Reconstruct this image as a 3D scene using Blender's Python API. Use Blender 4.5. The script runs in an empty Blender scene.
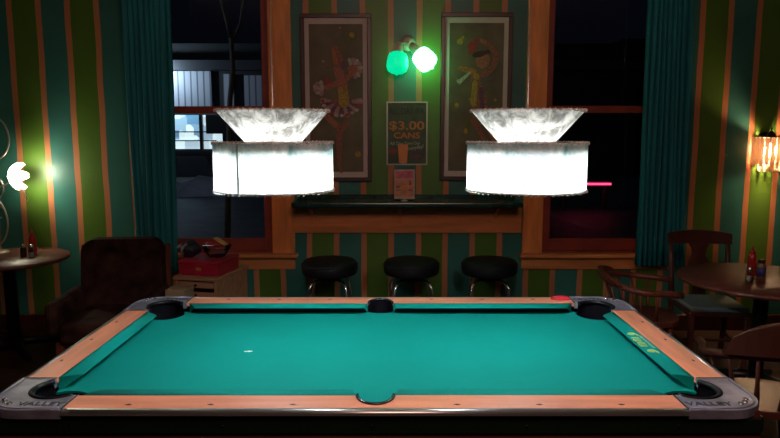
import bpy, bmesh, math, random
from mathutils import Vector, Matrix
from mathutils.geometry import tessellate_polygon
random.seed(7)
PI = math.pi
S = bpy.context.scene
C = S.collection

# ---------------------------------------------------------------- camera
F = 656.0; TH = 0.1348; CAMZ = 1.715
cd = bpy.data.cameras.new('camera'); cam = bpy.data.objects.new('camera', cd); C.objects.link(cam)
cam.location = (0, 0, CAMZ); cam.rotation_euler = (PI/2 - TH, 0, 0)
cd.sensor_width = 36; cd.lens = 36*F/780; cd.clip_start = 0.02; cd.clip_end = 200
S.camera = cam
# ---------------------------------------------------------------- night sky outside
w = bpy.data.worlds.new('night'); S.world = w; w.use_nodes = True
w.node_tree.nodes['Background'].inputs[0].default_value = (0.10, 0.12, 0.25, 1)
w.node_tree.nodes['Background'].inputs[1].default_value = 0.012
# ---------------------------------------------------------------- exposure
vs = S.view_settings
vs.view_transform = 'Standard'; vs.look = 'None'; vs.gamma = 1; vs.use_curve_mapping = False
vs.exposure = 0.0
S.cycles.max_bounces = 8; S.cycles.diffuse_bounces = 4; S.cycles.glossy_bounces = 4
S.cycles.transmission_bounces = 8; S.cycles.transparent_max_bounces = 12
S.cycles.sample_clamp_indirect = 4.0
S.cycles.caustics_reflective = False; S.cycles.caustics_refractive = False
S.cycles.use_denoising = True
# lamp strengths
E_DRUM = 520.0; E_CONE = 200.0; E_GREEN = 12.0; E_SC_L = 190.0; E_SC_R = 650.0

def area(name, loc, tgt, size, power, col, sy=None):
    l = bpy.data.lights.new(name, 'AREA'); l.energy = power; l.color = col
    l.size = size
    if sy: l.shape = 'RECTANGLE'; l.size_y = sy
    o = bpy.data.objects.new(name, l); C.objects.link(o); o.location = loc
    o.rotation_euler = (Vector(tgt)-Vector(loc)).to_track_quat('-Z', 'Y').to_euler()
    return o
# added fill lights, out of view: one over the room, one outside
area('room_fill_light', (0.3, 0.6, 3.3), (0.1, 5.4, 1.9), 1.4, 56.0, (1.0, 0.58, 0.46))
area('street_fill_light', (-9.5, 9.0, 6.0), (-4.0, 15.0, 0.0), 0.5, 110, (0.55, 0.70, 1.0))

def at(px, py, Y):
    """world point on the plane y=Y that the photo shows at px,py (used to measure the photo)"""
    dx = (px-390)/F; dz = -(py-219)/F
    dy = math.cos(TH) + dz*math.sin(TH); dzz = -math.sin(TH) + dz*math.cos(TH)
    t = Y/dy
    return Vector((dx*t, Y, CAMZ + dzz*t))

# ---------------------------------------------------------------- materials
_M = {}
def lin(c):
    return tuple(((v/255)/12.92 if v/255 <= .04045 else ((v/255+.055)/1.055)**2.4) for v in c)
def mat(name, col, rough=.5, metal=0, spec=.5, noise=0, nscale=8, stretch=(1,1,1), bump=0, bscale=60, emis=None, es=0, coat=0, col2=None):
    if name in _M: return _M[name]
    m = bpy.data.materials.new(name); m.use_nodes = True; nt = m.node_tree; N = nt.nodes; L = nt.links
    b = N['Principled BSDF']
    b.inputs['Base Color'].default_value = (*col, 1); b.inputs['Roughness'].default_value = rough
    b.inputs['Metallic'].default_value = metal; b.inputs['Specular IOR Level'].default_value = spec
    b.inputs['Coat Weight'].default_value = coat
    tc = N.new('ShaderNodeTexCoord'); mp = N.new('ShaderNodeMapping'); mp.inputs['Scale'].default_value = stretch
    L.new(tc.outputs['Object'], mp.inputs['Vector'])
    nz = N.new('ShaderNodeTexNoise'); nz.inputs['Scale'].default_value = nscale; nz.inputs['Detail'].default_value = 5
    L.new(mp.outputs[0], nz.inputs['Vector'])
    rp = N.new('ShaderNodeValToRGB'); L.new(nz.outputs['Fac'], rp.inputs['Fac'])
    nn = noise if noise else .06
    c2 = col2 if col2 else tuple(min(1, c*(1+nn)) for c in col)
    c1 = tuple(c*(1-nn) for c in col)
    rp.color_ramp.elements[0].position = .32; rp.color_ramp.elements[1].position = .68
    rp.color_ramp.elements[0].color = (*c1, 1); rp.color_ramp.elements[1].color = (*c2, 1)
    L.new(rp.outputs[0], b.inputs['Base Color'])
    if bump:
        n2 = N.new('ShaderNodeTexNoise'); n2.inputs['Scale'].default_value = bscale; L.new(mp.outputs[0], n2.inputs['Vector'])
        bp = N.new('ShaderNodeBump'); bp.inputs['Strength'].default_value = bump; bp.inputs['Distance'].default_value = .004
        L.new(n2.outputs['Fac'], bp.inputs['Height']); L.new(bp.outputs[0], b.inputs['Normal'])
    if emis:
        b.inputs['Emission Color'].default_value = (*emis, 1); b.inputs['Emission Strength'].default_value = es
    _M[name] = m
    return m

def wall_stripes():
    m = bpy.data.materials.new('striped_paint'); m.use_nodes = True; nt = m.node_tree; N = nt.nodes; L = nt.links
    b = N['Principled BSDF']; b.inputs['Roughness'].default_value = .38; b.inputs['Specular IOR Level'].default_value = .35
    tc = N.new('ShaderNodeTexCoord'); sp = N.new('ShaderNodeSeparateXYZ'); L.new(tc.outputs['Object'], sp.inputs[0])
    def math_(op, a, bb=None):
        n = N.new('ShaderNodeMath'); n.operation = op
        for i, v in enumerate((a, bb)):
            if v is None: continue
            if isinstance(v, (int, float)): n.inputs[i].default_value = v
            else: L.new(v, n.inputs[i])
        return n.outputs[0]
    X = sp.outputs[0]
    nw = N.new('ShaderNodeTexNoise'); nw.inputs['Scale'].default_value = 3.0; L.new(tc.outputs['Object'], nw.inputs['Vector'])
    wob = math_('MULTIPLY', math_('SUBTRACT', nw.outputs['Fac'], .5), .018)
    Xw = math_('ADD', X, wob)
    uc = math_('DIVIDE', math_('SUBTRACT', Xw, .008), .2303)
    ul = math_('ADD', math_('DIVIDE', math_('SUBTRACT', Xw, -2.619), .236), 101)
    ucs = math_('ADD', uc, 100)
    left = math_('LESS_THAN', X, -1.9)
    mx = N.new('ShaderNodeMix'); mx.data_type = 'FLOAT'
    L.new(left, mx.inputs[0]); L.new(ucs, mx.inputs[2]); L.new(ul, mx.inputs[3])
    u = mx.outputs[0]
    u = math_('ADD', u, .10)
    fr = math_('FRACT', u)
    isor = math_('LESS_THAN', fr, .20)
    half = math_('FRACT', math_('MULTIPLY', math_('FLOOR', u), .5))
    isgreen = math_('GREATER_THAN', half, .25)
    nz = N.new('ShaderNodeTexNoise'); nz.inputs['Scale'].default_value = 5; nz.inputs['Detail'].default_value = 6
    L.new(tc.outputs['Object'], nz.inputs['Vector'])
    def cmix(f, a, c):
        n = N.new('ShaderNodeMix'); n.data_type = 'RGBA'
        L.new(f, n.inputs[0])
        for i, v in ((6, a), (7, c)):
            if isinstance(v, tuple): n.inputs[i].default_value = (*v, 1)
            else: L.new(v, n.inputs[i])
        return n.outputs[2]
    green = cmix(nz.outputs['Fac'], (.062, .130, .014), (.090, .180, .026))
    teal = cmix(nz.outputs['Fac'], (.025, .120, .098), (.044, .170, .138))
    c = cmix(isgreen, teal, green)
    c = cmix(isor, c, (.47, .18, .08))
    L.new(c, b.inputs['Base Color'])
    n2 = N.new('ShaderNodeTexNoise'); n2.inputs['Scale'].default_value = 90; L.new(tc.outputs['Object'], n2.inputs['Vector'])
    bp = N.new('ShaderNodeBump'); bp.inputs['Strength'].default_value = .25; bp.inputs['Distance'].default_value = .003
    L.new(n2.outputs['Fac'], bp.inputs['Height']); L.new(bp.outputs[0], b.inputs['Normal'])
    return m

def shade_mat(name, ca, cb, trans=.6, scale=14, p0=.35, p1=.65):
    m = bpy.data.materials.new(name); m.use_nodes = True; nt = m.node_tree; N = nt.nodes; L = nt.links
    for n in list(N):
        if n.type != 'OUTPUT_MATERIAL': N.remove(n)
    out = [n for n in N if n.type == 'OUTPUT_MATERIAL'][0]
    tc = N.new('ShaderNodeTexCoord')
    nz = N.new('ShaderNodeTexNoise'); nz.inputs['Scale'].default_value = scale; nz.inputs['Detail'].default_value = 9; nz.inputs['Roughness'].default_value = .72
    nz.inputs['Distortion'].default_value = .6
    L.new(tc.outputs['Object'], nz.inputs['Vector'])
    rp = N.new('ShaderNodeValToRGB'); L.new(nz.outputs['Fac'], rp.inputs['Fac'])
    rp.color_ramp.elements[0].position = p0; rp.color_ramp.elements[1].position = p1
    rp.color_ramp.elements[0].color = (*ca, 1); rp.color_ramp.elements[1].color = (*cb, 1)
    d = N.new('ShaderNodeBsdfDiffuse'); t = N.new('ShaderNodeBsdfTranslucent'); mx = N.new('ShaderNodeMixShader')
    g = N.new('ShaderNodeBsdfGlossy'); g.inputs['Roughness'].default_value = .35; m2 = N.new('ShaderNodeMixShader')
    L.new(rp.outputs[0], d.inputs[0]); L.new(rp.outputs[0], t.inputs[0]); mx.inputs[0].default_value = trans
    L.new(d.outputs[0], mx.inputs[1]); L.new(t.outputs[0], mx.inputs[2])
    m2.inputs[0].default_value = .04; L.new(mx.outputs[0], m2.inputs[1]); L.new(g.outputs[0], m2.inputs[2])
    L.new(m2.outputs[0], out.inputs[0])
    return m

def emit_mat(name, col, s):
    m = bpy.data.materials.new(name); m.use_nodes = True; b = m.node_tree.nodes['Principled BSDF']
    b.inputs['Base Color'].default_value = (*[min(1, c) for c in col], 1)
    b.inputs['Emission Color'].default_value = (*col, 1); b.inputs['Emission Strength'].default_value = s
    return m

def glass_mat(name, tint=(1,1,1), refl=.05, rough=.02):
    m = bpy.data.materials.new(name); m.use_nodes = True; nt = m.node_tree; N = nt.nodes; L = nt.links
    for n in list(N):
        if n.type != 'OUTPUT_MATERIAL': N.remove(n)
    out = [n for n in N if n.type == 'OUTPUT_MATERIAL'][0]
    t = N.new('ShaderNodeBsdfTransparent'); t.inputs[0].default_value = (*tint, 1)
    g = N.new('ShaderNodeBsdfGlossy'); g.inputs['Roughness'].default_value = rough
    mx = N.new('ShaderNodeMixShader'); fr = N.new('ShaderNodeFresnel'); fr.inputs[0].default_value = 1.45
    L.new(fr.outputs[0], mx.inputs[0]); L.new(t.outputs[0], mx.inputs[1]); L.new(g.outputs[0], mx.inputs[2])
    L.new(mx.outputs[0], out.inputs[0])
    return m

# ---------------------------------------------------------------- geometry helpers
def nbm(): return bmesh.new()
def setmat(bm, faces, i):
    for f in faces: f.material_index = i
def bx(bm, c, s, rot=None, bev=0, mi=0, seg=1):
    """box centre c, size s"""
    before = set(bm.faces)
    vs_ = bmesh.ops.create_cube(bm, size=1)['verts']
    for v in vs_: v.co = Vector((v.co.x*s[0], v.co.y*s[1], v.co.z*s[2]))
    if bev:
        es = list({e for v in vs_ for e in v.link_edges})
        bmesh.ops.bevel(bm, geom=es, offset=bev, segments=seg, affect='EDGES', profile=.5)
    fs = [f for f in bm.faces if f not in before]
    vv = list({v for f in fs for v in f.verts})
    M = Matrix.Translation(Vector(c))
    if rot is not None: M = M @ (rot.to_4x4() if hasattr(rot, 'to_4x4') else Matrix.Rotation(rot, 4, 'Z'))
    bmesh.ops.transform(bm, matrix=M, verts=vv)
    setmat(bm, fs, mi)
    return vv
def bar(bm, a, b, sx, sy, bev=0, mi=0):
    a = Vector(a); b = Vector(b); d = b-a
    q = d.to_track_quat('Z', 'Y').to_matrix()
    return bx(bm, (a+b)/2, (sx, sy, d.length), rot=q, bev=bev, mi=mi)
def lathe(bm, prof, seg=32, c=(0,0,0), mi=0, cap=True, a0=0, a1=2*PI):
    c = Vector(c); full = abs(a1-a0-2*PI) < 1e-6
    n = seg if full else seg+1
    rings = []
    for r, z in prof:
        rings.append([bm.verts.new(c+Vector((r*math.cos(a0+(a1-a0)*i/seg), r*math.sin(a0+(a1-a0)*i/seg), z))) for i in range(n)])
    fs = []
    for k in range(len(rings)-1):
        for i in range(seg):
            j = (i+1) % n
            fs.append(bm.faces.new((rings[k][i], rings[k][j], rings[k+1][j], rings[k+1][i])))
    if cap and full:
        if prof[0][0] > 1e-5: fs.append(bm.faces.new(rings[0][::-1]))
        if prof[-1][0] > 1e-5: fs.append(bm.faces.new(rings[-1]))
    for f in fs: f.smooth = True; f.material_index = mi
    return [v for r in rings for v in r]
def tube(bm, pts, r, seg=8, mi=0, closed=False, cap=True):
    pts = [Vector(p) for p in pts]; n = len(pts)
    rr = r if isinstance(r, (list, tuple)) else [r]*n
    rings = []; up = Vector((0,0,1)); prev = None
    for i, p in enumerate(pts):
        if closed: t = pts[(i+1) % n]-pts[i-1]
        else: t = pts[min(i+1, n-1)]-pts[max(i-1, 0)]
        t.normalize()
        if prev is None:
            x = t.cross(up)
            if x.length < 1e-3: x = t.cross(Vector((1,0,0)))
        else:
            x = prev - t*prev.dot(t)
            if x.length < 1e-4: x = t.cross(up)
        x.normalize(); prev = x; y = t.cross(x)
        rings.append([bm.verts.new(p+(x*math.cos(2*PI*k/seg)+y*math.sin(2*PI*k/seg))*rr[i]) for k in range(seg)])
    m = n if closed else n-1
    for i in range(m):
        a = rings[i]; b = rings[(i+1) % n]
        for k in range(seg):
            f = bm.faces.new((a[k], a[(k+1) % seg], b[(k+1) % seg], b[k])); f.smooth = True; f.material_index = mi
    if cap and not closed:
        f = bm.faces.new(rings[0][::-1]); f.material_index = mi
        f = bm.faces.new(rings[-1]); f.material_index = mi
def prism(bm, poly, z0, z1, mi=0):
    """extrude a 2-D polygon between z0 and z1"""
    dd_ = []
    for p in poly:
        if not dd_ or (Vector(p)-Vector(dd_[-1])).length > 1e-5: dd_.append(p)
    if (Vector(dd_[0])-Vector(dd_[-1])).length < 1e-5: dd_.pop()
    poly = dd_
    a = [bm.verts.new((p[0], p[1], z0)) for p in poly]; b = [bm.verts.new((p[0], p[1], z1)) for p in poly]
    n = len(poly); fs = []
    for tri in tessellate_polygon([[Vector((p[0], p[1], 0)) for p in poly]]):
        if len(set(tri)) < 3 or bm.faces.get([a[i] for i in tri]): continue
        fs.append(bm.faces.new([a[i] for i in tri][::-1])); fs.append(bm.faces.new([b[i] for i in tri]))
    for i in range(n):
        j = (i+1) % n; fs.append(bm.faces.new((a[i], a[j], b[j], b[i])))
    setmat(bm, fs, mi)
    return a+b
def ball(bm, c, r, s=(1,1,1), u=20, v=12, mi=0):
    before = set(bm.faces)
    vv = bmesh.ops.create_uvsphere(bm, u_segments=u, v_segments=v, radius=r)['verts']
    for x in vv: x.co = Vector((x.co.x*s[0]+c[0], x.co.y*s[1]+c[1], x.co.z*s[2]+c[2]))
    for f in bm.faces:
        if f not in before: f.smooth = True; f.material_index = mi
    return vv
def ob(name, bm, mats, parent=None, bevel=0, bseg=2, subsurf=0, solid=0, smooth=None, origin=None):
    bmesh.ops.recalc_face_normals(bm, faces=bm.faces)
    if origin is not None: bmesh.ops.translate(bm, vec=-Vector(origin), verts=bm.verts)
    me = bpy.data.meshes.new(name); bm.to_mesh(me); bm.free()
    if not isinstance(mats, (list, tuple)): mats = [mats]
    for m in mats: me.materials.append(m)
    o = bpy.data.objects.new(name, me); C.objects.link(o)
    if origin is not None: o.location = origin
    if parent: o.parent = parent
    if smooth:
        for p in me.polygons: p.use_smooth = True
    if solid:
        md = o.modifiers.new('solid', 'SOLIDIFY'); md.thickness = solid; md.offset = 0
    if bevel:
        md = o.modifiers.new('bevel', 'BEVEL'); md.width = bevel; md.segments = bseg; md.limit_method = 'ANGLE'; md.angle_limit = math.radians(40)
    if subsurf:
        md = o.modifiers.new('sub', 'SUBSURF'); md.levels = subsurf; md.render_levels = subsurf
    return o
def thing(name, label, cat, loc=(0,0,0), rz=0, group=None):
    o = bpy.data.objects.new(name, None); C.objects.link(o); o.location = loc; o.rotation_euler = (0,0,rz)
    o.empty_display_size = .1
    return tag(o, label, cat, group)
def tag(o, label, cat, group=None):
    o['label'] = label; o['category'] = cat
    if group: o['group'] = group
    return o
def struct(o): o['kind'] = 'structure'; return o
def dup(root, loc, rz=None, label=None, group=None):
    r = root.copy(); C.objects.link(r); r.location = loc
    if rz is not None: r.rotation_euler = (0,0,rz)
    if label: r['label'] = label
    if group: r['group'] = group
    for ch in [x for x in bpy.data.objects if x.parent == root]:
        c = ch.copy(); C.objects.link(c); c.parent = r
        for g in [x for x in bpy.data.objects if x.parent == ch]:
            d = g.copy(); C.objects.link(d); d.parent = c
    return r
def text_into(bm, txt, size, M, depth=.0006, bold=0.0, mi=0, sx=1.0, align='CENTER'):
    cu = bpy.data.curves.new('lettering', 'FONT'); cu.body = txt; cu.size = size; cu.extrude = depth; cu.offset = bold
    cu.align_x = align; cu.align_y = 'CENTER'; cu.resolution_u = 3
    o = bpy.data.objects.new('lettering', cu); C.objects.link(o)
    bpy.context.view_layer.update()
    dg = bpy.context.evaluated_depsgraph_get()
    me = bpy.data.meshes.new_from_object(o.evaluated_get(dg))
    b2 = bmesh.new(); b2.from_mesh(me)
    bmesh.ops.transform(b2, matrix=M @ Matrix.Diagonal((sx,1,1,1)), verts=b2.verts)
    for f in b2.faces: f.material_index = mi
    tmp = bpy.data.meshes.new('t'); b2.to_mesh(tmp); b2.free(); bm.from_mesh(tmp)
    for m in (me, tmp): bpy.data.meshes.remove(m)
    bpy.data.objects.remove(o); bpy.data.curves.remove(cu)

# common materials
wood_trim = mat('orange_brown_varnish', (.75, .25, .065), .4, noise=.25, nscale=4, stretch=(4,4,.6))
wood_trim_h = mat('orange_brown_varnish_level', (.60, .21, .065), .42, noise=.25, nscale=4, stretch=(.6,4,4))
sash_red = mat('dark_red_paint', (.24, .035, .022), .45, noise=.2)
dark_wood = mat('dark_mahogany', (.065, .018, .012), .35, noise=.4, nscale=6, stretch=(1,1,.3))
red_wood = mat('red_brown_wood', (.12, .028, .016), .35, noise=.35, nscale=6, stretch=(3,3,.5))
top_wood = mat('reddish_table_wood', (.11, .03, .02), .42, noise=.3, nscale=3, stretch=(1,6,1))
blackmetal = mat('black_metal', (.012,.012,.013), .35, metal=.6)
chrome = mat('chrome', (.75,.76,.80), .14, metal=1)
wallpaint = wall_stripes()
plainwall = mat('teal_paint', (.03,.16,.12), .6)
ceil_m = mat('cream_ceiling_paint', (.36,.30,.26), .8)

# ================================================================ ROOM SHELL
YW = 5.5; WT = .2; XL, XR, YB, ZC = -4.6, 4.6, -2.6, 3.4
bm = nbm(); bx(bm, ((XL+XR)/2, (YB+YW)/2, -.05), (XR-XL, YW-YB, .1))
def plank_mat():
    m = mat('floor_boards', (.06,.03,.02), .38, noise=.35, nscale=3, stretch=(.6,6,1))
    nt = m.node_tree; N = nt.nodes; L = nt.links
    br = N.new('ShaderNodeTexBrick'); br.inputs['Scale'].default_value = 1; br.inputs['Mortar Size'].default_value = .004
    br.inputs['Brick Width'].default_value = 1.4; br.inputs['Row Height'].default_value = .09
    br.inputs['Color1'].default_value = (.06,.028,.018,1); br.inputs['Color2'].default_value = (.04,.019,.012,1); br.inputs['Mortar'].default_value = (.01,.006,.004,1)
    tc = N.new('ShaderNodeTexCoord'); L.new(tc.outputs['Object'], br.inputs['Vector']); L.new(br.outputs[0], N['Principled BSDF'].inputs['Base Color'])
    return m
struct(ob('floor', bm, plank_mat()))
bm = nbm(); bx(bm, ((XL+XR)/2, (YB+YW)/2, ZC+.05), (XR-XL, YW-YB, .1)); struct(ob('ceiling', bm, ceil_m))
bm = nbm(); bx(bm, (XL-.05, (YB+YW)/2, ZC/2), (.1, YW-YB, ZC)); struct(ob('wall_left', bm, plainwall))
bm = nbm(); bx(bm, (XR+.05, (YB+YW)/2, ZC/2), (.1, YW-YB, ZC)); struct(ob('wall_right', bm, plainwall))
bm = nbm(); bx(bm, ((XL+XR)/2, YB-.05, ZC/2), (XR-XL+.2, .1, ZC)); struct(ob('wall_front', bm, plainwall))

GLX0, GLX1 = at(160,180,YW).x, at(272,180,YW).x       # left opening
GRX0, GRX1 = at(543,180,YW).x, at(655,180,YW).x       # right opening
SILL = at(300,254,YW).z; WTOP = 3.12
bm = nbm()
def wbox(x0, x1, z0, z1):
    bx(bm, ((x0+x1)/2, YW+WT/2, (z0+z1)/2), (x1-x0, WT, z1-z0))
wbox(XL, GLX0, 0, ZC); wbox(GLX1, GRX0, 0, ZC); wbox(GRX1, XR, 0, ZC)
for a, b in ((GLX0, GLX1), (GRX0, GRX1)):
    wbox(a, b, 0, SILL); wbox(a, b, WTOP, ZC)
struct(ob('wall_back', bm, wallpaint))
bm = nbm(); bx(bm, ((XL+XR)/2, YW-.01, .07), (XR-XL, .02, .14), bev=.004); struct(ob('baseboard_back', bm, dark_wood))

pane_m = glass_mat('window_glass')
def window(n, x0, x1, rail_px, px_ref):
    e = bpy.data.objects.new('window_%d' % n, None); C.objects.link(e); e.location = (0,0,0); struct(e)
    # lining + sashes
    bm = nbm(); t = .035
    yb = YW+.02
    zr = at(px_ref, rail_px, yb+.05).z
    # lining
    bx(bm, (x0+.01, YW+.1, (SILL+WTOP)/2), (.02, .2, WTOP-SILL)); bx(bm, (x1-.01, YW+.1, (SILL+WTOP)/2), (.02, .2, WTOP-SILL))
    bx(bm, ((x0+x1)/2, YW+.1, WTOP-.01), (x1-x0-.04, .2, .02)); bx(bm, ((x0+x1)/2, YW+.1, SILL+.012), (x1-x0-.04, .2, .024))
    ob('window_lining', bm, sash_red, e)
    def sash(z0, z1, y, bot, top):
        bm = nbm(); a = x0+.02; b = x1-.02; s = .058
        bx(bm, (a+s/2, y, (z0+z1)/2), (s, t, z1-z0), bev=.004); bx(bm, (b-s/2, y, (z0+z1)/2), (s, t, z1-z0), bev=.004)
        bx(bm, ((a+b)/2, y, z0+bot/2), (b-a-2*s, t, bot), bev=.004); bx(bm, ((a+b)/2, y, z1-top/2), (b-a-2*s, t, top), bev=.004)
        f = ob('window_sash', bm, sash_red, e)
        bm = nbm(); bx(bm, ((a+b)/2, y, (z0+bot+z1-top)/2), (b-a-2*s, .005, z1-z0-bot-top))
        ob('window_pane', bm, pane_m, f)
    sash(SILL+.024, zr+.03, yb+.03, .105, .06)
    sash(zr-.03, WTOP-.02, yb+.075, .055, .07)
    return e
window(1, GLX0, GLX1, 110, 215)
window(2, GRX0, GRX1, 109.5, 600)
# casings, sills (trim)
tn = [0]
def trim(bm, m, bevel=.004):
    tn[0] += 1
    return struct(ob('trim_%d' % tn[0], bm, m, bevel=bevel))
CW = at(292.5,180,YW).x-at(270.5,180,YW).x
for (xa, xb) in ((GLX1-.005, GLX1+CW), (GLX0-CW, GLX0+.005), (GRX0-.165, GRX0+.005), (GRX1-.005, GRX1+CW)):
    bm = nbm(); z0 = SILL+.012
    bx(bm, ((xa+xb)/2, YW-.012, (z0+WTOP)/2), (xb-xa, .024, WTOP-z0))
    bx(bm, (xa+.012, YW-.028, (z0+WTOP)/2), (.02, .012, WTOP-z0))
    trim(bm, wood_trim)
for (xa, xb) in ((GLX0-CW, GLX1+CW), (GRX0-.165, GRX1+CW)):
    bm = nbm(); bx(bm, ((xa+xb)/2, YW-.014, WTOP+.06), (xb-xa+.06, .028, .12)); bx(bm, ((xa+xb)/2, YW-.025, WTOP+.135), (xb-xa+.12, .05, .03)); trim(bm, wood_trim_h)
    bm = nbm(); bx(bm, ((xa+xb)/2, YW-.045, SILL-.005), (xb-xa+.05, .09, .034))           # stool
    trim(bm, wood_trim_h, .01)
    bm = nbm(); bx(bm, ((xa+xb)/2, YW-.014, SILL-.075), (xb-xa+.0, .028, .105)); bx(bm, ((xa+xb)/2, YW-.028, SILL-.03), (xb-xa+.02, .03, .016)); trim(bm, wood_trim_h)

# ================================================================ OUTSIDE THE WINDOWS
asphalt = mat('wet_asphalt', (.05,.052,.06), .55, noise=.4, nscale=2, bump=.4, bscale=30)
bm = nbm(); bx(bm, (0, 24.5, -.06), (70, 37.4, .1)); struct(ob('street_ground', bm, asphalt))
snow = mat('dirty_snow', (.35,.38,.42), .8, noise=.35, nscale=1.5, bump=.8, bscale=6)
def ridge(x0, x1, y, w_, h, name):
    bm = nbm(); n = 60; rings = []
    for i in range(n+1):
        x = x0+(x1-x0)*i/n; hh = h*(.8+.2*math.sin(i*1.3)+.12*math.sin(i*.37+1)); ww = w_*(.9+.1*math.sin(i*.7))
        if i in (0, n): hh *= .2
        rings.append([bm.verts.new((x, y+ww*(k/8-.5), -.01+max(0, hh*math.sin(PI*k/8)+(.03*random.random() if 0<k<8 else 0)))) for k in range(9)])
    for i in range(n):
        for k in range(8):
            f = bm.faces.new((rings[i][k], rings[i+1][k], rings[i+1][k+1], rings[i][k+1])); f.smooth = True
    for i in (0, n): bm.faces.new(rings[i])
    return ob(name, bm, snow, origin=((x0+x1)/2, y, 0))
tag(ridge(-12, 1.5, 18, 2.2, .5, 'snow_bank'), 'low grey bank of ploughed snow along the street beyond the left window', 'snow bank')
# building across the street
YBD = 24.0
sid = mat('pale_metal_siding', (.42,.42,.50), .5, noise=.1)
def siding():
    m = sid; nt = m.node_tree; N = nt.nodes; L = nt.links
    wv = N.new('ShaderNodeTexWave'); wv.bands_direction = 'X'; wv.inputs['Scale'].default_value = 1.35
    tc = N.new('ShaderNodeTexCoord'); L.new(tc.outputs['Object'], wv.inputs['Vector'])
    rp = N.new('ShaderNodeValToRGB'); L.new(wv.outputs['Fac'], rp.inputs['Fac'])
    rp.color_ramp.elements[0].color = (.10,.10,.14,1); rp.color_ramp.elements[1].color = (.40,.40,.48,1)
    rp.color_ramp.elements[1].position = .25
    L.new(rp.outputs[0], N['Principled BSDF'].inputs['Base Color'])
siding()
darkwall = mat('dark_brick', (.010,.010,.014), .7, noise=.3, nscale=3)
b = thing('shop_building', 'dark shop building with a lit storefront and ribbed siding, seen through the left window', 'building', (-6, YBD, 0))
def P(px, py, Y=YBD): return at(px, py, Y)
zt = P(200,60).z; z_s0 = P(200,107).z; z_s1 = P(200,71).z
xL = -14.0; xR = P(262,90).x+.3
bm = nbm(); bx(bm, ((xL+9)/2+6, 1.6, 2.4), (9-xL, 2.8, 4.8)); ob('wall', bm, darkwall, b)
def lb(bm, x0, x1, z0, z1, y0, y1, mi=0): bx(bm, ((x0+x1)/2+6, (y0+y1)/2, (z0+z1)/2), (x1-x0, y1-y0, z1-z0), mi=mi)
bm = nbm(); lb(bm, P(150,90).x, P(211,90).x, z_s0, z_s1, .05, .2); ob('siding_panel', bm, sid, b)
bm = nbm(); lb(bm, P(223,90).x, P(233,90).x, z_s0, z_s1-.1, .05, .2); ob('siding_panel', bm, sid, b)
bm = nbm(); lb(bm, P(244,90).x, P(262,90).x, z_s0, z_s1-.15, .05, .2); ob('siding_panel', bm, sid, b)
bm = nbm(); lb(bm, xL, 9, z_s1+.02, z_s1+.35, -.35, .2); ob('roof_fascia', bm, mat('grey_fascia', (.03,.03,.04), .6), b)
# storefront window: lit from inside, with shelving and goods
zs0, zs1 = P(200,149).z, P(200,115).z
sx0, sx1 = P(150,130).x, P(224,130).x
lit = emit_mat('lit_shop_interior', (.50,.80,1.0), 1.0)
nt = lit.node_tree; N = nt.nodes; L = nt.links
tc = N.new('ShaderNodeTexCoord'); vo = N.new('ShaderNodeTexVoronoi'); vo.inputs['Scale'].default_value = 2.2; vo.distance = 'CHEBYCHEV'
L.new(tc.outputs['Object'], vo.inputs['Vector'])
rp = N.new('ShaderNodeValToRGB'); L.new(vo.outputs['Color'], rp.inputs['Fac'])
rp.color_ramp.elements[0].position = .25; rp.color_ramp.elements[0].color = (.03,.12,.25,1)
rp.color_ramp.elements[1].position = .7; rp.color_ramp.elements[1].color = (.75,.95,1,1)
L.new(rp.outputs[0], N['Principled BSDF'].inputs['Emission Color'])
bm = nbm(); lb(bm, sx0, sx1, zs0, zs1, .10, .2); sf = ob('shop_window', bm, lit, b)
bm = nbm()
for px in (170, 201, 224): x = P(px,130).x; lb(bm, x-.06, x+.06, zs0, zs1, -.02, .1)
for z in (zs0+.3, zs0+.62): lb(bm, sx0, sx1-.3, z-.02, z+.02, .02, .1)
lb(bm, P(206,130).x, P(224,130).x, zs0+.55, zs1, .0, .1)
ob('window_bars', bm, blackmetal, sf)
# flood light on the siding
fl = thing('flood_light', 'wall flood lamp lighting the ribbed siding across the street', 'lamp', (P(160,80).x, YBD-.25, P(160,76).z))
bm = nbm(); bx(bm, (0,.06,0), (.3,.08,.2), bev=.02); bx(bm, (0,.16,0), (.06,.2,.06)); ob('housing', bm, blackmetal, fl)
bm = nbm(); bx(bm, (0,.01,-.0), (.26,.01,.16)); ob('lens', bm, emit_mat('flood_lens', (.75,.9,1), 6), fl)
pl = bpy.data.lights.new('flood_light_glow', 'SPOT'); pl.energy = 170; pl.color = (.6,.85,1); pl.spot_size = 2.6; pl.shadow_soft_size = .1
po = bpy.data.objects.new('flood_light_glow', pl); C.objects.link(po); po.parent = fl; po.location = (.1,-.7,.1)
po.rotation_euler = (Vector((1.2,1.2,-.3))).to_track_quat('-Z','Y').to_euler()
# tree at the kerb
YT = 10.0
bark = mat('pale_bark', (.16,.17,.12), .8, noise=.3, nscale=10)
g0 = at(227.5,245,YT); o_ = (g0.x, YT, 0)
bm = nbm()
def tp(px, py): p = at(px, py, YT); return p
tube(bm, [(g0.x,YT,0), tp(228,170), tp(230,100), tp(233,70), tp(231,38)], [.05,.045,.04,.038,.034], 8)
tube(bm, [tp(231,38), tp(227,22), tp(221,0), tp(214,-30)], [.034,.028,.022,.012], 8)
tube(bm, [tp(231.5,42), tp(235,36), tp(240,24), tp(243,4), tp(247,-28)], [.03,.026,.02,.017,.01], 8)
tube(bm, [tp(240,26), tp(240,30)], [.02,.015], 6)
tag(ob('bare_tree', bm, bark, origin=o_), 'thin bare forked tree on the pavement outside the left window', 'tree')
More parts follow.
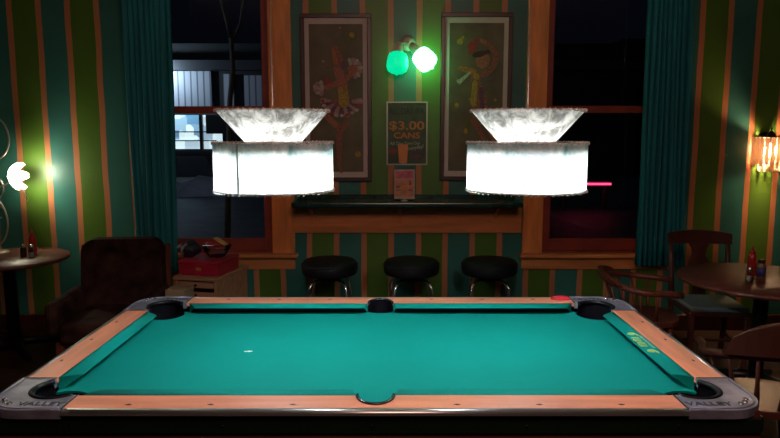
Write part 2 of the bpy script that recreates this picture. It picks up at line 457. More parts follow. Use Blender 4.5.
# red light bar outside right window
YN = 14.0
n0, n1 = at(560,184,YN), at(611,184,YN)
nb = thing('red_light_bar', 'long thin glowing red tube outside the right window', 'light', ((n0.x+n1.x)/2, YN, 0))
hw = (n1.x-n0.x)/2
bm = nbm(); tube(bm, [(-hw,0,n0.z), (hw,0,n0.z)], .022, 8); ob('tube', bm, emit_mat('red_neon', (1,.05,.16), 3.0), nb)
bm = nbm(); bx(bm, (0,.08,n0.z), (hw*2+.1,.06,.12))
for x in (-hw*.8, hw*.8): bx(bm, (x,.1,n0.z/2), (.05,.05,n0.z))
ob('rail_frame', bm, mat('dark_red_metal', (.05,.008,.012), .5), nb)
bm = nbm(); q = at(584,176.5,YN); tube(bm, [(q.x-nb.location.x-.03,0.02,q.z), (q.x-nb.location.x+.03,0.02,q.z)], .012, 6)
tube(bm, [(q.x-nb.location.x,0.05,n0.z+.05), (q.x-nb.location.x,0.05,q.z-.012)], .006, 6)
ob('small_lamp', bm, emit_mat('red_dot', (.8,.04,.08), .6), nb)
# low dark building beyond right window
b2 = thing('brick_building', 'unlit dark building across the street beyond the right window', 'building', (16, 26, 0))
bm = nbm(); bx(bm, (0,2,2.6), (14,4,5.2)); ob('wall', bm, darkwall, b2)
for k in range(5):
    bm = nbm(); bx(bm, (-5.6+2.8*k,-.01,2.0), (1.3,.06,1.5)); ob('window', bm, mat('dark_pane', (.02,.02,.035), .1), b2)

# ================================================================ CURTAINS
cur_m = mat('teal_velvet', (.004,.17,.20), .75, noise=.25, nscale=3, stretch=(6,6,.4))
def curtain(xt0, xt1, xb0, xb1, zb, zt_, label, n=11, seed=1):
    rnd = random.Random(seed)
    ph = [rnd.uniform(.7,1.3) for _ in range(n+1)]
    e = thing('curtain', label, 'curtain', ((xt0+xt1)/2, 5.36, zb), 0, 'teal curtains at the windows')
    bm = nbm(); NU, NV = n*8, 14; g = []
    for j in range(NV+1):
        v = j/NV; row = []
        a = xb0+(xt0-xb0)*v; b = xb1+(xt1-xb1)*v
        for i in range(NU+1):
            u = i/NU; k = u*n
            amp = .032*ph[int(k) if k < n else n]*(1-.25*v)
            y = amp*math.sin(k*2*PI)+.008*math.sin(k*2*PI*2.3+v*3)
            x = a+(b-a)*u+.010*math.sin(k*2*PI+1)+.012*math.sin(v*5+i*.15)*(1-v)
            row.append(bm.verts.new((x-e.location.x, y, (zt_-zb)*v+(.006*math.sin(k*2*PI) if j == 0 else 0))))
        g.append(row)
    for j in range(NV):
        for i in range(NU):
            f = bm.faces.new((g[j][i], g[j][i+1], g[j+1][i+1], g[j+1][i])); f.smooth = True
    ob('drape', bm, cur_m, e, solid=.004)
    for i in range(n):
        bm = nbm()
        x = xt0+(xt1-xt0)*(i+.5)/n-e.location.x
        tube(bm, [(x, .024*math.cos(t*PI/6), zt_-zb+.02+.024*math.sin(t*PI/6)) for t in range(12)], .003, 6, closed=True)
        ob('curtain_ring', bm, blackmetal, e)
    return e
ZCT = 3.22
curtain(at(120,0,5.36).x, at(169,0,5.36).x, at(136,262,5.36).x, at(179,262,5.36).x, at(150,272,5.36).z, ZCT, 'dark teal curtain hanging left of the left window', 9, 3)
curtain(at(648,0,5.36).x, at(690,0,5.36).x, at(634,262,5.36).x, at(684,262,5.36).x, at(660,265,5.36).z, ZCT, 'dark teal curtain hanging right of the right window', 9, 5)
for (xa, xb, lab) in ((GLX0-.35, GLX1+.25, 'black curtain rod above the left window'), (GRX0-.25, GRX1+.35, 'black curtain rod above the right window')):
    r = thing('curtain_rod', lab, 'curtain rod', ((xa+xb)/2, 5.36, ZCT+.026), 0); h = (xb-xa)/2
    bm = nbm(); tube(bm, [(-h,0,0), (h,0,0)], .012, 10); ball(bm, (-h,0,0), .025); ball(bm, (h,0,0), .025); ob('rod', bm, blackmetal, r)
    for s in (-1, 1):
        bm = nbm(); tube(bm, [(s*h*.9,0,-.0), (s*h*.9,.145,0)], .008, 8); bx(bm, (s*h*.9,.137,0), (.04,.006,.08)); ob('bracket', bm, blackmetal, r)

# ================================================================ WALL SHELF
sh = thing('wall_shelf', 'long dark green bar shelf with brown wooden apron between the windows', 'shelf', (0, YW, 0))
YF = 5.2
x0, x1 = at(291,203,YF).x, at(523.5,203,YF).x; zf0, zf1 = at(400,208,YF).z, at(400,202.5,YF).z
bm = nbm(); bx(bm, ((x0+x1)/2, -.15, (zf0+zf1)/2), (x1-x0, .30, zf1-zf0)); ob('shelf_board', bm, mat('dark_green_laminate', (.008,.035,.03), .22, noise=.5, nscale=25), sh, bevel=.012, bseg=3)
bm = nbm(); bx(bm, ((x0+x1)/2, -.010, zf1+.018), (x1-x0-.03, .02, .036)); ob('back_strip', bm, mat('dark_green_laminate', (.008,.035,.03)), sh, bevel=.003)
bm = nbm(); xa, xb = at(293,220,YW).x, at(521,220,YW).x; za, zb = at(400,233,5.47).z, zf0
bx(bm, ((xa+xb)/2, -.0125, (za+zb)/2), (xb-xa, .025, zb-za)); ob('apron', bm, wood_trim_h, sh, bevel=.003)
for px in (311, 400, 497):
    x = at(px,215,5.4).x; bm = nbm()
    poly = [(-.025,0), (-.22,0), (-.22,-.02), (-.16,-.035), (-.09,-.06), (-.05,-.10), (-.04,-.16), (-.025,-.16)]
    vv = prism(bm, poly, -.014, .014)
    for v in vv: v.co = Vector((v.co.z+x, v.co.x, v.co.y+zf0))
    ob('bracket', bm, wood_trim_h, sh)

# ================================================================ PICTURES
def blob(bm, shp, mi_of, P_, z):
    k = shp[0]
    if k == 'e':
        _, x, y, rx, ry, rot, c = shp; a = math.radians(rot); pts = []
        for i in range(18):
            t = 2*PI*i/18; u = rx*math.cos(t); v = ry*math.sin(t); pts.append((x+u*math.cos(a)-v*math.sin(a), y+u*math.sin(a)+v*math.cos(a)))
    elif k == 'c':
        _, xa, ya, xb, yb, wa, wb, c = shp; d = math.atan2(yb-ya, xb-xa); pts = []
        for i in range(8): t = d+PI/2+PI*i/7; pts.append((xa+wa*math.cos(t), ya+wa*math.sin(t)))
        for i in range(8): t = d-PI/2+PI*i/7; pts.append((xb+wb*math.cos(t), yb+wb*math.sin(t)))
    else:
        _, pts, c = shp
    f = bm.faces.new([bm.verts.new(P_(p[0], p[1], z)) for p in pts]); f.material_index = mi_of(c)
PAL = {'skin': (0.321,0.098,0.057), 'skin2': (0.230,0.069,0.040), 'red': (0.298,0.023,0.017), 'yel': (0.344,0.195,0.023), 'pink': (0.344,0.161,0.149), 'white': (0.367,0.310,0.264),
       'purple': (0.115,0.029,0.069), 'dk': (0.034,0.014,0.014), 'olive': (0.080,0.086,0.017), 'green': (0.040,0.080,0.034), 'orange': (0.344,0.103,0.023), 'blue': (0.057,0.080,0.103)}
def picture(px0, py0, px1, py1, shapes, bg, label):
    yp = YW-.03
    A = at(px0,(py0+py1)/2,yp); B = at(px1,(py0+py1)/2,yp); zt_ = at((px0+px1)/2,py0,yp).z; zb_ = at((px0+px1)/2,py1,yp).z
    W_ = B.x-A.x; H_ = zt_-zb_; cx_ = (A.x+B.x)/2
    e = thing('framed_picture', label, 'picture', (cx_, YW, zb_), 0, 'framed dancer pictures above the shelf')
    fw = .034
    bm = nbm()
    for (c, s) in (((0,-.017,fw/2), (W_,.034,fw)), ((0,-.017,H_-fw/2), (W_,.034,fw)), ((-W_/2+fw/2,-.017,H_/2), (fw,.034,H_-2*fw)), ((W_/2-fw/2,-.017,H_/2), (fw,.034,H_-2*fw))): bx(bm, c, s)
    ob('frame', bm, mat('dark_red_frame', (.05,.012,.010), .35), e, bevel=.004)
    bm = nbm(); bx(bm, (0,-.008,H_/2), (W_-2*fw+.004,.016,H_-2*fw+.004)); ob('mat_board', bm, mat('greyish_pink_mat', (.58,.46,.43), .7), e)
    mw = .036; mt = .046; pw = W_-2*fw-2*mw; ph_ = H_-2*fw-2*mt
    names = list(PAL); mats = [bg]+[mat('paint_'+n, PAL[n], .6, noise=.35, nscale=60) for n in names]
    mi_of = lambda c: names.index(c)+1
    bm = nbm(); bx(bm, (0,-.0165,H_/2), (pw,.002,ph_))
    sc = W_/(px1-px0)
    def P_(x, y, z): return ((x-(px0+px1)/2)*sc, -.0180-z, H_-(y-py0)*sc*(H_/((py1-py0)*sc)))
    for i, s_ in enumerate(shapes): blob(bm, s_, mi_of, P_, .00004*(i+1))
    ob('print', bm, mats, e)
    return e
bgm = mat('olive_brown_print', (.10,.072,.035), .55, noise=.4, nscale=5)
def z5(x, y): return 305+x/4.87, 20+y/4.87
def z6(x, y): return 305+x/4.38, 90+y/4.38
SH = []
def add(z, k, *a):
    if k == 'e': x, y = z(a[0], a[1]); SH.append(('e', x, y, a[2]/4.6, a[3]/4.6, a[4], a[5]))
    elif k == 'c': p = z(a[0], a[1]); q = z(a[2], a[3]); SH.append(('c', *p, *q, a[4]/4.6, a[5]/4.6, a[6]))
# left dancer
add(z5,'e',230,68,15,15,0,'yel'); add(z5,'e',172,34,7,6,0,'orange'); add(z5,'e',90,196,8,7,0,'pink'); add(z5,'e',105,226,10,5,10,'olive'); add(z5,'e',228,76,26,30,0,'olive'); add(z5,'e',230,68,13,13,0,'yel')
add(z5,'e',258,320,14,26,0,'olive'); add(z6,'e',230,278,13,14,0,'yel'); add(z6,'e',60,330,24,30,0,'green')
add(z6,'c',148,160,146,330,17,9,'skin2'); add(z6,'c',150,335,156,360,8,5,'skin2')
add(z6,'c',130,145,85,100,15,13,'skin'); add(z6,'c',85,100,130,60,14,10,'skin')
add(z6,'c',185,140,150,175,14,12,'skin2')
add(z6,'e',160,52,52,30,0,'purple'); add(z6,'e',158,44,40,20,0,'skin2')
for i in range(11):
    t = PI*(.05+.9*i/10); cx_, cy_ = 160, 42
    add(z6,'c',cx_-52*math.cos(t),cy_+36*math.sin(t)-4,cx_-84*math.cos(t)*1.0,cy_+74*math.sin(t)-12,9,14,'purple' if i % 2 else 'pink')
    add(z6,'e',cx_-86*math.cos(t),cy_+76*math.sin(t)-12,10,8,0,'white' if i % 3 else 'red')
add(z5,'c',190,395,180,300,24,22,'yel'); add(z5,'c',180,300,160,230,22,20,'skin'); add(z5,'e',195,330,10,14,0,'orange')
add(z5,'c',165,300,100,322,14,11,'skin'); add(z5,'c',195,285,240,240,13,9,'skin')
for i in range(6):
    t = math.radians(100+i*32); add(z5,'c',85,325,85+38*math.cos(t),325+28*math.sin(t),7,10,'white' if i % 2 else 'pink')
for i in range(8):
    t = math.radians(-110+i*26); add(z5,'c',232,235,232+42*math.cos(t),230+44*math.sin(t),6,9,'pink' if i % 2 else 'white')
add(z5,'e',234,236,24,24,0,'skin')
add(z5,'e',170,215,24,30,0,'skin'); add(z5,'c',165,200,150,130,26,12,'skin2'); add(z5,'c',150,195,140,140,12,8,'orange'); add(z5,'e',188,214,12,20,0,'purple'); add(z5,'e',108,290,18,12,0,'red')
add(z5,'e',174,222,3,2,0,'dk'); add(z5,'e',184,221,3,2,0,'dk'); add(z5,'c',175,234,183,233,2,2,'red')
SHL = SH; SH = []
picture(301,13.5,371.5,181.5, SHL, bgm, 'framed picture of a dancer in a frilled skirt, left of the green wall lamp')
def z7(x, y): return 445+x/4.87, 20+y/4.87
def z8(x, y): return 430+x/2.31, y/2.31
add(z7,'e',70,100,14,14,0,'yel'); add(z7,'e',96,70,10,14,20,'olive'); add(z7,'e',82,82,10,7,-30,'yel')
add(z8,'c',120,235,100,270,12,10,'orange'); 
SH[-1] = ('c', *z8(122,225), *z8(104,275), 4.5, 3.0, 'skin2'); SH.append(('c', *z8(104,275), *z8(128,322), 3.2, 2.2, 'skin2')); SH.append(('c', *z8(122,240), *z8(150,318), 4.5, 2.6, 'orange'))
for i in range(9): SH.append(('e', *z8(106+i*5.0, 232+((i*37) % 60)), 1.3, 1.0, 0, ('yel','dk','purple')[i % 3]))
SH.append(('e', *z8(88,285), 3.0, 4.5, 0, 'olive')); SH.append(('e', *z8(84,300), 2.0, 3.0, 0, 'yel')); SH.append(('e', *z8(62,240), 2, 2.6, 0, 'yel'))
add(z7,'c',150,270,158,430,24,30,'skin2'); add(z7,'c',145,300,140,400,12,14,'yel'); add(z7,'c',175,330,185,425,10,12,'purple')
add(z7,'c',165,92,205,110,9,10,'skin'); add(z7,'c',205,110,248,160,11,12,'skin2'); add(z7,'c',248,160,236,220,12,13,'skin2'); add(z7,'c',236,220,190,260,12,16,'skin2')
add(z7,'e',130,125,22,20,20,'red'); add(z7,'e',150,98,18,9,-20,'red'); add(z7,'e',120,150,9,12,0,'red')
add(z7,'e',182,190,32,38,10,'skin'); add(z7,'e',165,160,34,14,-15,'dk'); add(z7,'e',205,150,12,10,0,'dk'); add(z7,'e',175,188,3,2,0,'dk'); add(z7,'e',192,186,3,2,0,'dk'); add(z7,'c',178,206,190,205,2,2,'red')
add(z7,'c',70,228,140,245,9,16,'orange'); add(z7,'c',120,250,72,292,5,10,'white'); add(z7,'e',66,294,14,7,60,'white')
add(z7,'c',175,290,225,275,6,4,'blue'); add(z7,'e',245,382,7,7,0,'yel'); add(z7,'e',124,378,8,7,0,'yel'); add(z7,'e',152,268,14,14,0,'yel')
SHR = SH
picture(440.5,12.5,511.5,180.5, SHR, bgm, 'framed picture of a dancer with a raised arm, right of the green wall lamp')

# ================================================================ POSTER AND CARD
yp = YW-.012
pc = at(407,133.5,yp); Wp = at(427.5,133,yp).x-at(386.5,133,yp).x; Hp = at(407,102,yp).z-at(407,165.5,yp).z
po_ = thing('beer_poster', 'small framed poster advertising cans, on the wall under the green lamp', 'poster', (pc.x, YW, pc.z-Hp/2))
bm = nbm(); fw = .011
for (c, s) in (((0,-.007,fw/2),(Wp,.014,fw)), ((0,-.007,Hp-fw/2),(Wp,.014,fw)), ((-Wp/2+fw/2,-.007,Hp/2),(fw,.014,Hp-2*fw)), ((Wp/2-fw/2,-.007,Hp/2),(fw,.014,Hp-2*fw))): bx(bm, c, s)
ob('frame', bm, mat('silver_frame', (.42,.40,.34), .4, metal=.3), po_)
pm = [mat('poster_dark', (.03,.045,.02), .5, noise=.4, nscale=12), mat('poster_orange', (.55,.14,.03), .6), mat('poster_black', (.012,.010,.014), .6), mat('poster_white', (.33,.30,.24), .6), mat('poster_red', (.25,.03,.02), .6), mat('beer', (.75,.20,.06), .5), mat('poster_purple', (.06,.02,.07), .6)]
bm = nbm(); bx(bm, (0,-.005,Hp/2), (Wp-2*fw+.002,.006,Hp-2*fw+.002))
RX = Matrix.Rotation(PI/2, 4, 'X')
def pt(x, y, z=.0085):  # coordinates of the 321x438 crop -> local
    return Vector(((x/5.84+380-407)*Wp/41, -z, Hp/2-(y/5.84+95-133.5)*Hp/63.5))
def ptxt(s, x, y, hpx, wpx, mi, bold=.0, rot=0, z=.0085):
    size = hpx/5.84*Hp/63.5*1.38
    # measure width for fitting
    cu = bpy.data.curves.new('m', 'FONT'); cu.body = s; cu.size = size; o = bpy.data.objects.new('m', cu); C.objects.link(o); bpy.context.view_layer.update(); wd = o.dimensions.x
    bpy.data.objects.remove(o); bpy.data.curves.remove(cu)
    sx = (wpx/5.84*Wp/41)/max(wd, 1e-4)
    text_into(bm, s, size, Matrix.Translation(pt(x, y, z)) @ RX @ Matrix.Rotation(rot, 4, 'Z'), .0003, bold, mi, sx)
ptxt('ALL DAY IPA', 155, 96, 38, 205, 2, .0012)
ptxt('$3.00', 156, 181, 50, 200, 1, .0022)
ptxt('CANS', 156, 238, 34, 150, 1, .0020)
ptxt('All Day', 98, 284, 20, 80, 3, .0008, 0)
ptxt('Every Day', 190, 282, 18, 88, 3, .0006, 0)
ptxt('everyday!', 205, 308, 22, 100, 3, .0008, .15)
# glass of beer drawn on the poster
for poly, mi in (([(104,288),(164,288),(158,398),(112,398)],5), ([(104,288),(164,288),(163,310),(106,310)],4), ([(125,398),(147,398),(158,402),(114,402)],3)):
    f = bm.faces.new([bm.verts.new(pt(x,y,.0092+.0002*mi)) for x, y in poly]); f.material_index = mi
blob(bm, ('e',212,352,40,18,0,0), lambda c: 6, lambda x, y, z: pt(x,y,.0084), 0)
blob(bm, ('e',75,328,24,16,0,0), lambda c: 4, lambda x, y, z: pt(x,y,.0084), 0)
ptxt('Lager', 212, 354, 22, 60, 4, .0006)
ob('print', bm, pm, po_)

ycard = 5.33; ct = at(404.5,169.5,ycard); cb = at(404.5,199,ycard); Wc = at(415,185,ycard).x-at(394.5,185,ycard).x; Hc = ct.z-cb.z
zs = zf1
cdn = thing('menu_card', 'small pink printed card in a clip stand on the green shelf', 'card', (ct.x, ycard, zs))
bm = nbm(); bx(bm, (0,0,cb.z-zs+Hc/2), (Wc,.003,Hc)); mats = [mat('card_cream', (.55,.40,.33), .6, noise=.2, nscale=30), mat('card_pink', (.60,.14,.20), .6, noise=.3, nscale=20), mat('card_orange', (.60,.25,.13), .6, noise=.3, nscale=20), mat('card_ink', (.22,.08,.09), .6)]
zc_ = cb.z-zs
def crect(x0, x1, y0, y1, mi, d=.0017):
    f = bm.faces.new([bm.verts.new(((x-.5)*Wc, -d, zc_+(1-y)*Hc)) for x, y in ((x0,y0),(x1,y0),(x1,y1),(x0,y1))]); f.material_index = mi
crect(.06,.94,.05,.30,1); crect(.06,.94,.34,.90,2)
crect(.1,.3,.55,.62,3,.002); crect(.12,.34,.68,.71,3,.002); crect(.68,.86,.67,.71,3,.002)
f = bm.faces.new([bm.verts.new(((x-.5)*Wc,-.002,zc_+(1-y)*Hc)) for x, y in ((.70,.52),(.86,.52),(.80,.40),(.77,.30),(.75,.40))]); f.material_index = 3
ob('card', bm, mats, cdn)
bm = nbm(); lathe(bm, [(.028,0),(.028,.005),(.006,.009),(.004,zc_-.004),(.007,zc_-.001),(.007,zc_+.006),(0.0001,zc_+.007)], 16, (0,.007,0)); ob('clip_stand', bm, mat('clear_plastic', (.5,.5,.5), .2), cdn)

# ================================================================ GREEN WALL LAMP
gl = thing('wall_lamp', 'twin spot wall lamp with green glass bulbs above the poster', 'wall lamp', (at(408,43,5.46).x, YW, at(408,43,5.46).z))
tan = mat('pinkish_enamel', (.62,.42,.38), .35)
bm = nbm(); vv = lathe(bm, [(.062,0),(.062,.012),(.05,.03),(.03,.042),(.0001,.046)], 24); bmesh.ops.rotate(bm, matrix=Matrix.Rotation(PI/2,3,'X'), verts=vv); ball(bm, (0.005,-.046,0), .008); ob('wall_plate', bm, tan, gl)
def G(px, py, Y=5.36): p = at(px,py,Y); return p-gl.location
def spot(ax, a1, b1, bulbm, hot):
    a = G(*ax, 5.43); m1 = G(*a1, 5.37); b = G(*b1, 5.34); d = (b-m1).normalized(); L_ = (b-m1).length
    q = d.to_track_quat('Z','Y').to_matrix()
    bm = nbm(); tube(bm, [a, (a+m1)/2+Vector((0,0,.008)), m1], .011, 8)
    vv = lathe(bm, [(.020,-.035),(.030,-.028),(.034,.0),(.046,.055),(.048,.062),(.042,.062)], 24); bmesh.ops.transform(bm, matrix=Matrix.Translation(m1) @ q.to_4x4(), verts=vv)
    s_ = ob('lamp_socket', bm, tan, gl)
    bm = nbm(); vv = lathe(bm, [(.044,.045),(.068,.058),(.080,.085),(.086,.13),(.086,.165),(.076,.195),(.050,.212),(.02,.218),(.008,.226),(.0001,.232)], 28)
    bmesh.ops.transform(bm, matrix=Matrix.Translation(m1) @ q.to_4x4(), verts=vv)
    ob('bulb', bm, bulbm, s_)
spot((405,42),(398.5,46.5),(396.5,77), emit_mat('green_bulb_glow', (.0,.74,.34), 1.0), False)
spot((411,44),(413.5,47.5),(437,73), emit_mat('green_bulb_bright', (.16,1.0,.36), E_GREEN), True)

# ================================================================ POOL TABLE
A_, B_ = 1.302, .735; TC = Vector((-.050, 2.03+.735, 0)); ZR = .81; WR = .128; CWD = .066; BED = ZR-.047
PC_, PR_ = .186, .094       # corner pocket centre / radius
SPX, SPY = .066, .080       # side pocket semi-axes, centred on the wood's inner edge
pt_ = thing('pool_table', 'coin pool table with green cloth, orange wood rails and grey corner castings', 'pool table', TC)
cloth = mat('green_cloth', (.001,.30,.27), .85, spec=.15, noise=.04, nscale=3, bump=.15, bscale=700)
facing = mat('cushion_nose_shade', (.002,.012,.022), .8, spec=.1)  # painted shade: near-black tone under the cushion nose
railwood = mat('orange_rail_wood', (.88,.33,.20), .42, noise=.16, nscale=5, stretch=(.5,4,4))
railwood_s = mat('orange_rail_wood_side', (.88,.33,.20), .42, noise=.16, nscale=5, stretch=(4,.5,4))
casting = mat('grey_cast_metal', (.26,.26,.35), .36, metal=.35, noise=.3, nscale=14, bump=.5, bscale=40)
alu = mat('brushed_aluminium', (.62,.60,.62), .28, metal=.85)
rubber = mat('black_rubber', (.005,.005,.009), .45, spec=.3)
liner = mat('black_pocket_liner', (.0025,.0025,.006), .8, spec=.1)
# bed
def arc(cx, cy, rx, ry, a0, a1, n=14): return [(cx+rx*math.cos(math.radians(a0+(a1-a0)*i/n)), cy+ry*math.sin(math.radians(a0+(a1-a0)*i/n))) for i in range(n+1)]
bi, bj = A_-WR-.0, B_-WR-.0
poly = []
# lower side pocket (near), going CCW from left-near corner
def corner_arc(sx, sy, order):
    cx, cy = sx*(A_-PC_), sy*(B_-PC_)
    # concave arc as seen from the bed centre
    ang = math.degrees(math.atan2(-sy, -sx))
    pts = arc(cx, cy, PR_, PR_, ang-125, ang+125, 44)
    pts = [p for p in pts if abs(p[0]) < bi and abs(p[1]) < bj]
    # run the ends out to the bed's edges
    h = math.sqrt(PR_**2-(PC_-WR)**2)
    ea = (sx*bi, sy*(B_-PC_-h)); eb = (sx*(A_-PC_-h), sy*bj)
    if (Vector(pts[0])-Vector(ea)).length > (Vector(pts[-1])-Vector(ea)).length: ea, eb = eb, ea
    pts = [ea]+pts+[eb]
    return pts[::-1]
sd = .064
def side_arc(sy):
    pts = arc(0, sy*bj, sd, .026, 180 if sy < 0 else 0, 0 if sy < 0 else -180, 10)
    return pts
c1 = corner_arc(-1,-1,-1); c2 = corner_arc(1,-1,-1); c3 = corner_arc(1,1,-1); c4 = corner_arc(-1,1,-1)
def clampb(p): return (max(-bi, min(bi, p[0])), max(-bj, min(bj, p[1])))
poly = [clampb(p) for p in c1+side_arc(-1)+c2+c3+side_arc(1)+c4]
cl_ = []
for p in poly:
    if not cl_ or (Vector(p)-Vector(cl_[-1])).length > 1e-4: cl_.append(p)
bm = nbm(); prism(bm, cl_, BED-.03, BED); bed = ob('playing_bed', bm, cloth, pt_)
bm = nbm()
for dx, dy, r in ((-.012,-.001,.007),(.0,.001,.009),(.012,.003,.006)):
    lathe(bm, [(r,0),(r,.0006),(.0001,.0007)], 12, (dx,dy,0))
q0 = at(248,351.5,1); 
def onz(px, py, z):
    p = at(px,py,1.0); d = p-Vector((0,0,CAMZ)); t = (z-CAMZ)/d.z; return Vector((0,0,CAMZ))+d*t
sp_ = onz(248.5,351.5,BED)-TC; bmesh.ops.translate(bm, vec=(sp_.x, sp_.y, BED+.0004), verts=bm.verts)
o = ob('cloth_spot', bm, mat('white_spot', (.8,.85,.85), .6), bed); o['label'] = 'small worn white spots on the cloth'
# cushions: profile swept along, with mitred ends
def cushion(p0, p1, n, e0, e1):
    """p0,p1 ends on the wood line; n inward normal; e0,e1 how far the nose is pulled in at each end"""
    p0 = Vector((*p0,0)); p1 = Vector((*p1,0)); n = Vector((*n,0)); d = (p1-p0).normalized()
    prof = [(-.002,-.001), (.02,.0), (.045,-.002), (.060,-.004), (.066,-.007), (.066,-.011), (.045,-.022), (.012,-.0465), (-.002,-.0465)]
    bm = nbm(); rings = []
    for (p, e, s) in ((p0,e0,1),(p1,e1,-1)):
        rings.append([bm.verts.new(p+n*u+d*s*e*max(0,u)/CWD+Vector((0,0,ZR+v))) for u, v in prof])
    m = len(prof)
    for k in range(m):
        f = bm.faces.new((rings[0][k], rings[0][(k+1) % m], rings[1][(k+1) % m], rings[1][k])); f.smooth = k in (0,1,2,3,4)
        if k in (5,6,7): f.material_index = 1  # underside faces take the painted shade
    bm.faces.new(rings[0]); bm.faces.new(rings[1][::-1])
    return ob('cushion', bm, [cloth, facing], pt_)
cg = .292; ce = .046; sg = .068; se = .016
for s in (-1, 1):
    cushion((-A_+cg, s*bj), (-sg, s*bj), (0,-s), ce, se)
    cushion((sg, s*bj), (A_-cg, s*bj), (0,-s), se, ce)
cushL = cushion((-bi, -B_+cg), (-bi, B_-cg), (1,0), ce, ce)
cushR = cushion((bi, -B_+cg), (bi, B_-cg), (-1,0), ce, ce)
# rails (wood), notched at the side pocket
RC = .278; RZ0 = ZR-.018
dia = mat('dark_diamond', (.02,.012,.012), .3)
def long_rail(s):
    yo, yi = s*B_, s*bj
    pts = [(-A_+RC, yo-s*.012), (A_-RC, yo-s*.012), (A_-RC, yi)]
    a = arc(0, yi, SPX, SPY, 0, 180*s, 16)
    pts += a+[(-A_+RC, yi)]
    bm = nbm(); prism(bm, pts, RZ0, ZR); r = ob('rail', bm, railwood, pt_, bevel=.003)
    for k in (-3,-2,-1,1,2,3):
        bm = nbm()
        x = k*.2735; y = s*(B_-.050)
        prism(bm, [(x-.012,y), (x,y-.006), (x+.012,y), (x,y+.006)], ZR-.001, ZR+.0008)
        ob('diamond_inlay', bm, dia, r)
def end_rail(s):
    xo, xi = s*A_, s*bi
    bm = nbm(); prism(bm, [(xo-s*.012,-B_+RC), (xo-s*.012,B_-RC), (xi,B_-RC), (xi,-B_+RC)], RZ0, ZR); r = ob('rail', bm, railwood_s, pt_, bevel=.003)
    for k in (-1,0,1):
        bm = nbm()
        y = k*.2635; x = s*(A_-.050)
        prism(bm, [(x-.006,y), (x,y-.012), (x+.006,y), (x,y+.012)], ZR-.001, ZR+.0008)
        ob('diamond_inlay', bm, dia, r)
long_rail(-1); long_rail(1); end_rail(-1); end_rail(1)
# aluminium edge trim
def edge(p0, p1, n):
    p0 = Vector(p0); p1 = Vector(p1); n = Vector(n)
    prof = [(-.020,-.004), (-.020,.0006), (-.006,.0006), (.0,-.003), (.004,-.008), (.004,-.016), (.0,-.018), (-.010,-.018)]
    bm = nbm(); R_ = [[bm.verts.new(p+n*u+Vector((0,0,ZR+v))) for u, v in prof] for p in (p0, p1)]
    for k in range(len(prof)): 
        f = bm.faces.new((R_[0][k], R_[0][(k+1) % 8], R_[1][(k+1) % 8], R_[1][k])); f.smooth = k in (1,2,3)
    bm.faces.new(R_[0]); bm.faces.new(R_[1][::-1])
    ob('edge_trim', bm, alu, pt_)
for s in (-1, 1):
    edge((-A_+RC, s*B_, 0), (A_-RC, s*B_, 0), (0,s,0)); edge((s*A_, -B_+RC, 0), (s*A_, B_-RC, 0), (s,0,0))
